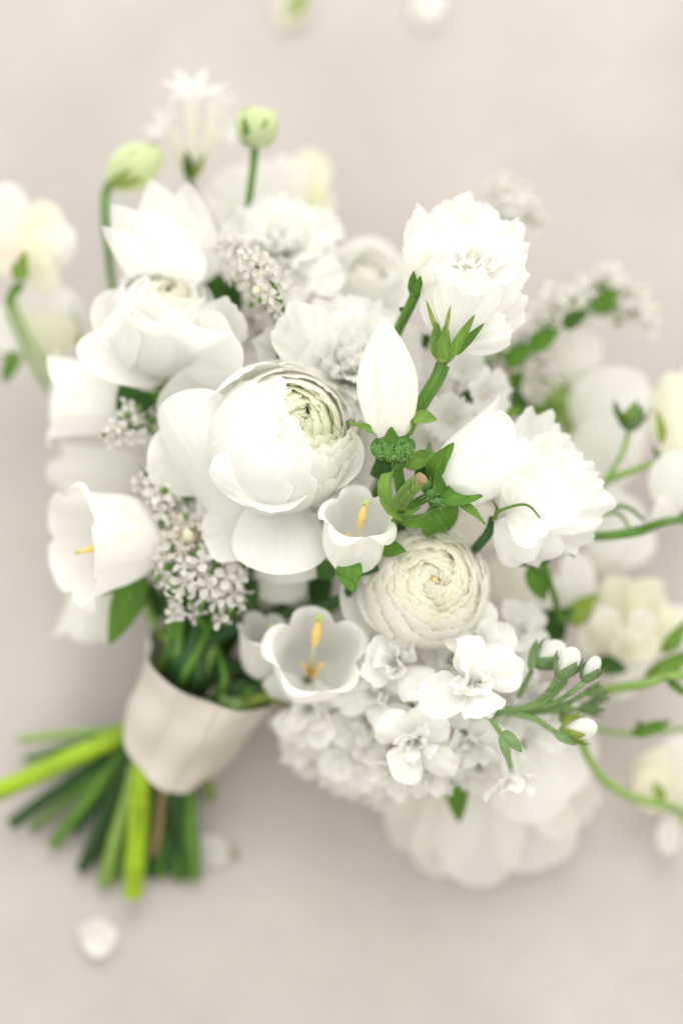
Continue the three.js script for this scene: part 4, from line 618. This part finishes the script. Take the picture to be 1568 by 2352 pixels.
  part('leaf', B([1150, 1540, 44], [1175, 1465, 40], 40, CT, leafy), M.leafLight, t); part('leaf', B([1150, 1560, 46], [1215, 1520, 42], 40, CT, leafy), M.yellowGreen, t); part('leaf', B([1200, 1660, 50], [1290, 1600, 48], 40, CT, leafy), M.leaf, t);
  stemOf(t, P(640, 1560, 80), D(0.8, 0.1, 0.1), 7, { w: 13 });
}

// ------------------------------------------------------------------ sweet peas
const RF = { ruf: 0.13, rufF: 2.6, cup: 0.9, tip: -1.2, noise: 0.09 };
function pea(label, base, petals, stems, o = {}) {
  const t = thing('sweet_pea', label, 'flower', P(...base), 'sweet peas trailing at the sides of the bouquet');
  for (const [a, e, w, m, n, q] of petals) part('petal', B(a, e, w, n ? D(...n) : D(rr(-0.2, 0.2), rr(-0.2, 0.2), 1), { A: 1.1, n: 4, m: 0.45, ruf: 0.05, rufF: 1.6, cup: -0.6, bend: -0.4, tip: -0.6, noise: 0.05, nu: 22, nv: 14, ...q }), M[m], t);
  for (const [pts, w, m] of stems) part('stem', T(pts, w, 8), M[m], t);
  for (const [a, e, w, m] of o.leaves ?? []) part('sepal', B(a, e, w, CT, { ...leafy, ser: 0 }), M[m], t);
  return t;
}
pea('pale sweet pea with two upright petals at the left edge', [40, 640, 90], [[[50, 640, 92], [10, 420, 80], 120, 'ivory'], [[60, 640, 88], [-20, 520, 80], 120, 'blush'], [[50, 640, 86], [120, 470, 78], 130, 'pale'], [[60, 640, 84], [160, 520, 76], 110, 'ivory'], [[60, 640, 90], [110, 590, 72], 140, 'pale'], [[30, 640, 90], [0, 600, 78], 120, 'ivory']],
  [[[[55, 640, 92], [20, 700, 90], [40, 760, 92], [90, 860, 96], [160, 960, 100]], [8, 7], 'stemLight']], { leaves: [[[50, 650, 76], [12, 705, 72], 26, 'leaf'], [[55, 620, 74], [30, 640, 70], 50, 'leafLight'], [[50, 640, 80], [60, 575, 70], 36, 'yellowGreen']] });
pea('greenish white sweet pea below the upright one at the left edge', [110, 800, 104], [[[120, 820, 108], [75, 630, 92], 120, 'white'], [[120, 830, 106], [150, 660, 92], 120, 'white'], [[110, 830, 104], [110, 720, 86], 150, 'pale'], [[130, 830, 106], [175, 740, 96], 90, 'white'], [[40, 840, 108], [20, 690, 100], 110, 'white'], [[40, 880, 108], [40, 780, 98], 90, 'white']],
  [[[[30, 690, 84], [60, 760, 84], [95, 820, 86], [160, 930, 96]], [6, 6], 'stemLight'], [[[165, 690, 96], [180, 760, 98], [200, 830, 100]], [8, 8], 'yellowGreen']], { leaves: [[[40, 810, 96], [10, 880, 98], 40, 'leaf'], [[50, 830, 96], [5, 815, 96], 36, 'leafLight']] });
pea('white sweet pea blurred at the right edge beside the green bud', [1540, 1120, 70], [[[1560, 1180, 68], [1530, 1040, 56], 130, 'white'], [[1570, 1180, 70], [1600, 1050, 60], 120, 'white'], [[1550, 1100, 82], [1540, 860, 80], 100, 'pale'], [[1570, 1060, 84], [1590, 840, 82], 90, 'ivory'], [[1560, 1190, 70], [1510, 1150, 60], 120, 'white']],
  [[[[1390, 1105, 66], [1440, 1085, 62], [1510, 1060, 62]], [9, 8], 'stemLight'], [[[1320, 1232, 52], [1400, 1230, 46], [1470, 1218, 44], [1520, 1200, 46], [1590, 1190, 50]], [9, 12, 8], 'stem'], [[[1390, 1165, 54], [1440, 1165, 48], [1478, 1195, 46]], [6, 4], 'stem'], [[[1370, 1180, 56], [1420, 1180, 52], [1445, 1215, 48]], [6, 4], 'stemLight']], { leaves: [[[1515, 1070, 62], [1497, 1020, 58], 16, 'leaf'], [[1520, 1020, 66], [1508, 940, 62], 24, 'yellowGreen'], [[1440, 1225, 44], [1510, 1205, 42], 22, 'leaf'], [[1560, 1195, 54], [1600, 1180, 50], 36, 'leaf']] });
{
  const t = thing('flower_bud', 'small round green bud on a thin stalk near the right edge', 'flower bud', P(1390, 1105, 66));
  for (let j = 0; j < 5; j++) part('sepal', around(P(1443, 992, 62), D(0.1, 0.97, 0.2), j * 1.257, 0.62, { L: 86 * mpp(60), W: 44 * mpp(60), lance: 0.6, cup: 0.6, bend: 1.0, nu: 8, nv: 8 }), M[j % 2 ? 'leaf' : 'sage'], t);
  part('petals', turned(P(1443, 990, 62), P(1455, 922, 60), [[0, 0.1], [0.4, 0.32], [1, 0]], { nu: 14, nv: 8 }), M.leafLight, t);
  part('stem', T([[1443, 992, 62], [1428, 1040, 63], [1390, 1105, 66], [1340, 1180, 76]], [6, 7], 8), M.stemLight, t);
}
{
  const t = thing('tulip', 'large pale tulip blurred behind the green bud on the right', 'flower', P(1400, 1100, 92)), q = { nu: 22, nv: 16, n: 4, bend: 0.2, tip: -0.4 };
  for (const [a, e, w, m, n] of [[[1390, 1080, 92], [1420, 845, 72], 180, 'snow', [0, 0, 1]], [[1390, 1080, 92], [1350, 870, 80], 130, 'white', [-0.3, 0, 1]], [[1400, 1090, 92], [1480, 890, 82], 130, 'white', [0.3, 0, 1]], [[1390, 1160, 94], [1400, 960, 76], 190, 'white', [0, 0, 1]], [[1400, 1150, 96], [1320, 1010, 84], 130, 'white', [0, 0, 1]], [[1320, 900, 96], [1330, 760, 94], 130, 'ivory', [0, 0, 1]]]) part('petal', B(a, e, w, D(...n), { ...q, cup: -0.6 }), M[m], t);
  for (const [a, e, w, m] of [[[1225, 985, 104], [1372, 845, 100], 110, 'leafPale'], [[1210, 990, 104], [1300, 925, 98], 60, 'leafLight'], [[1330, 1010, 100], [1295, 955, 96], 56, 'leafPale']]) part('leaf', B(a, e, w, D(-0.3, 0.2, 1), { ...leafy, ser: 0 }), M[m], t);
}
pea('pale petals blurred between the sideways lisianthus and the creamy green sweet pea', [1400, 1240, 92], [[[1380, 1300, 92], [1420, 1130, 84], 170, 'white'], [[1400, 1300, 96], [1480, 1200, 90], 130, 'white'], [[1350, 1420, 84], [1310, 1270, 76], 90, 'white'], [[1290, 1420, 90], [1260, 1330, 84], 90, 'white'], [[1420, 1320, 100], [1400, 1240, 92], 200, 'ivory'], [[1190, 1400, 84], [1160, 1270, 74], 130, 'cream'], [[1140, 1250, 62], [1060, 1180, 56], 120, 'cream'], [[1250, 1440, 84], [1215, 1310, 78], 120, 'ivory']],
  [[[[1190, 1280, 44], [1240, 1290, 46], [1265, 1350, 54], [1290, 1430, 66]], [9, 8], 'stem'], [[[1280, 1420, 70], [1320, 1400, 72], [1370, 1370, 76]], [8, 8], 'stem']], { leaves: [[[1170, 1275, 48], [1265, 1290, 42], 46, 'leafDark'], [[1215, 1300, 50], [1250, 1380, 54], 50, 'leaf'], [[1300, 1430, 74], [1365, 1365, 70], 60, 'yellowGreen'], [[1230, 1440, 72], [1310, 1400, 68], 60, 'leafDark'], [[1260, 1470, 78], [1300, 1430, 72], 50, 'leafDark']] });
pea('creamy green sweet pea blurred at the right above the stock buds', [1430, 1420, 90], [[[1420, 1520, 92], [1410, 1325, 84], 130, 'pale', [0, 0, 1], RF], [[1440, 1520, 92], [1490, 1330, 84], 120, 'pale', [0.2, 0, 1], RF], [[1450, 1520, 90], [1545, 1400, 82], 110, 'pale', [0.4, 0, 1], RF], [[1400, 1500, 86], [1340, 1430, 74], 90, 'cream', [-0.3, 0, 1], RF], [[1400, 1510, 84], [1390, 1400, 68], 100, 'ivory', [-0.3, -0.2, 1], RF], [[1440, 1510, 82], [1465, 1395, 64], 100, 'ivory', [0.2, -0.2, 1], RF], [[1430, 1480, 84], [1510, 1490, 74], 100, 'pale', [0.3, 0.2, 1], RF], [[1420, 1490, 80], [1425, 1450, 62], 90, 'cream', [0, 0.3, 1], RF], [[1420, 1470, 86], [1460, 1560, 82], 120, 'ivory'], [[1540, 1500, 96], [1560, 1390, 92], 80, 'white'], [[1420, 1560, 96], [1440, 1600, 90], 60, 'white']],
  [[[[1350, 1592, 62], [1420, 1580, 56], [1480, 1570, 52], [1540, 1552, 52], [1600, 1556, 54]], [10, 11, 9], 'stemLight']], { leaves: [[[1370, 1520, 78], [1440, 1540, 74], 50, 'leafDark'], [[1480, 1560, 66], [1600, 1490, 60], 50, 'leafLight'], [[1520, 1500, 76], [1580, 1420, 72], 40, 'leafLight'], [[1530, 1560, 56], [1580, 1600, 56], 24, 'leaf']] });
pea('pale sweet pea on a long arching stem at the lower right corner', [1540, 1860, 100], [[[1550, 1850, 104], [1500, 1720, 96], 150, 'pale'], [[1560, 1840, 104], [1590, 1690, 92], 160, 'white'], [[1560, 1850, 100], [1460, 1790, 90], 110, 'pale'], [[1560, 1860, 100], [1600, 1800, 88], 140, 'ivory'], [[1540, 1860, 104], [1530, 1960, 100], 60, 'ivory']],
  [[[[1330, 1680, 56], [1345, 1730, 58], [1385, 1790, 66], [1450, 1830, 74], [1550, 1858, 84], [1610, 1900, 92]], [9, 10, 9], 'stemLight']], { leaves: [[[1520, 1840, 84], [1500, 1795, 82], 30, 'yellowGreen'], [[1560, 1865, 84], [1620, 1910, 84], 40, 'yellowGreen']] });
{
  const t = thing('tendril', 'thin green tendril with a small leaf reaching right below the stock buds', 'plant', P(1440, 1685, 76));
  part('stem', T([[1330, 1668, 70], [1390, 1678, 72], [1450, 1686, 74], [1520, 1680, 76], [1600, 1670, 78]], [6, 5], 8), M.stemLight, t);
  part('leaf', B([1448, 1686, 66], [1542, 1655, 62], 34, CT, leafy), M.leaf, t); part('leaf', B([1480, 1690, 68], [1462, 1652, 66], 22, CT, leafy), M.leaf, t);
}

// ------------------------------------------------------------------ filling leaves above the ribbon
{
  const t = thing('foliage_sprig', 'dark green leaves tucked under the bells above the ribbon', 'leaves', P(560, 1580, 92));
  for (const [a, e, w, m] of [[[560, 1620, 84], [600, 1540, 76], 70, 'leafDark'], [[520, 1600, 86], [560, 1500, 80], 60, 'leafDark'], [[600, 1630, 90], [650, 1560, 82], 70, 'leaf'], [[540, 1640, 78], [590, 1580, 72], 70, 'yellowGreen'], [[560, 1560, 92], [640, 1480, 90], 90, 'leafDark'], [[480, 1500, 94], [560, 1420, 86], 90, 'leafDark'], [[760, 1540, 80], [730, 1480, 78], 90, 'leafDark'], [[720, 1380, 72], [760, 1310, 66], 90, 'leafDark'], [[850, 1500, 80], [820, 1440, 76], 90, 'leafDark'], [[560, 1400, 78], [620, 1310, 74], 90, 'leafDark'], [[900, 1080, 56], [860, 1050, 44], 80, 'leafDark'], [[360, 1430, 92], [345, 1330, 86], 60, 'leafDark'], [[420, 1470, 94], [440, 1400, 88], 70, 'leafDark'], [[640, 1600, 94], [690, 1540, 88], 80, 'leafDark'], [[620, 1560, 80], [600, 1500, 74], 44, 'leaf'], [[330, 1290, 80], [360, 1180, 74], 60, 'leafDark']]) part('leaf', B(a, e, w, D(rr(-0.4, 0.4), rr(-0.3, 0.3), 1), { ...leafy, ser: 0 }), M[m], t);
  part('stem', T([[600, 1560, 94], [540, 1600, 92], [470, 1640, 90]], [6, 7], 8), M.stemDark, t);
  part('flower_head', turned(P(535, 1632, 72), P(570, 1585, 66), [[0, 0.2], [0.3, 0.75], [0.7, 0.7], [1, 0]], { lobes: 8, amp: 0.12 }), M.stemSage, t, 'small closed green head above the ribbon edge');
}

// ------------------------------------------------------------------ fallen petals on the stone
const gf = (x, y, h = 0) => { const d = D((x - 784) / K, (1176 - y) / K, -1), p0 = camera.position, k = (h - p0.y) / d.y, q = p0.clone().addScaledVector(d, k); return (q.clone().sub(p0).dot(CT) * -1 - FOCUS) * 1000; };
const onGround = (x, y, h) => [x, y, gf(x, y, h)];
function fallen(label, list, o = {}) { const t = thing('fallen_petal', label, 'petal', P(...onGround(...list[0][0])), 'fallen petals on the stone'); for (const [a, e, w, m, q] of list) part(q?.name ?? 'petal', B(onGround(...a), onGround(...e), w, V(0, 1, 0), { cup: 0.6, bend: 0.5, n: 4, ruf: 0.05, ...q }), M[m], t); return t; }
fallen('white petal lying on the ground near the bottom, below the cut stems', [[[175, 2130, 0.003], [265, 2165, 0.004], 90, 'white'], [[180, 2145, 0.005], [245, 2190, 0.006], 50, 'ivory', { cup: 0.9 }]]);
fallen('white petal with a bit of yellowish stalk beside the cut stem ends', [[[462, 1990, 0.003], [508, 1925, 0.006], 90, 'snow'], [[505, 1950, 0.004], [548, 1968, 0.004], 16, 'yellowGreen', { name: 'stalk' }]]);
fallen('yellowish petal cut off by the top edge of the photo', [[[640, 70, 0.003], [690, -10, 0.006], 80, 'pale'], [[660, 40, 0.006], [700, -15, 0.008], 40, 'yellowGreen', { name: 'sepal' }]]);
fallen('white petal at the top edge, right of the yellowish one', [[[975, 75, 0.003], [985, -15, 0.006], 80, 'ivory'], [[965, 40, 0.006], [1010, -10, 0.007], 50, 'white']]);

renderer.render(scene, camera);
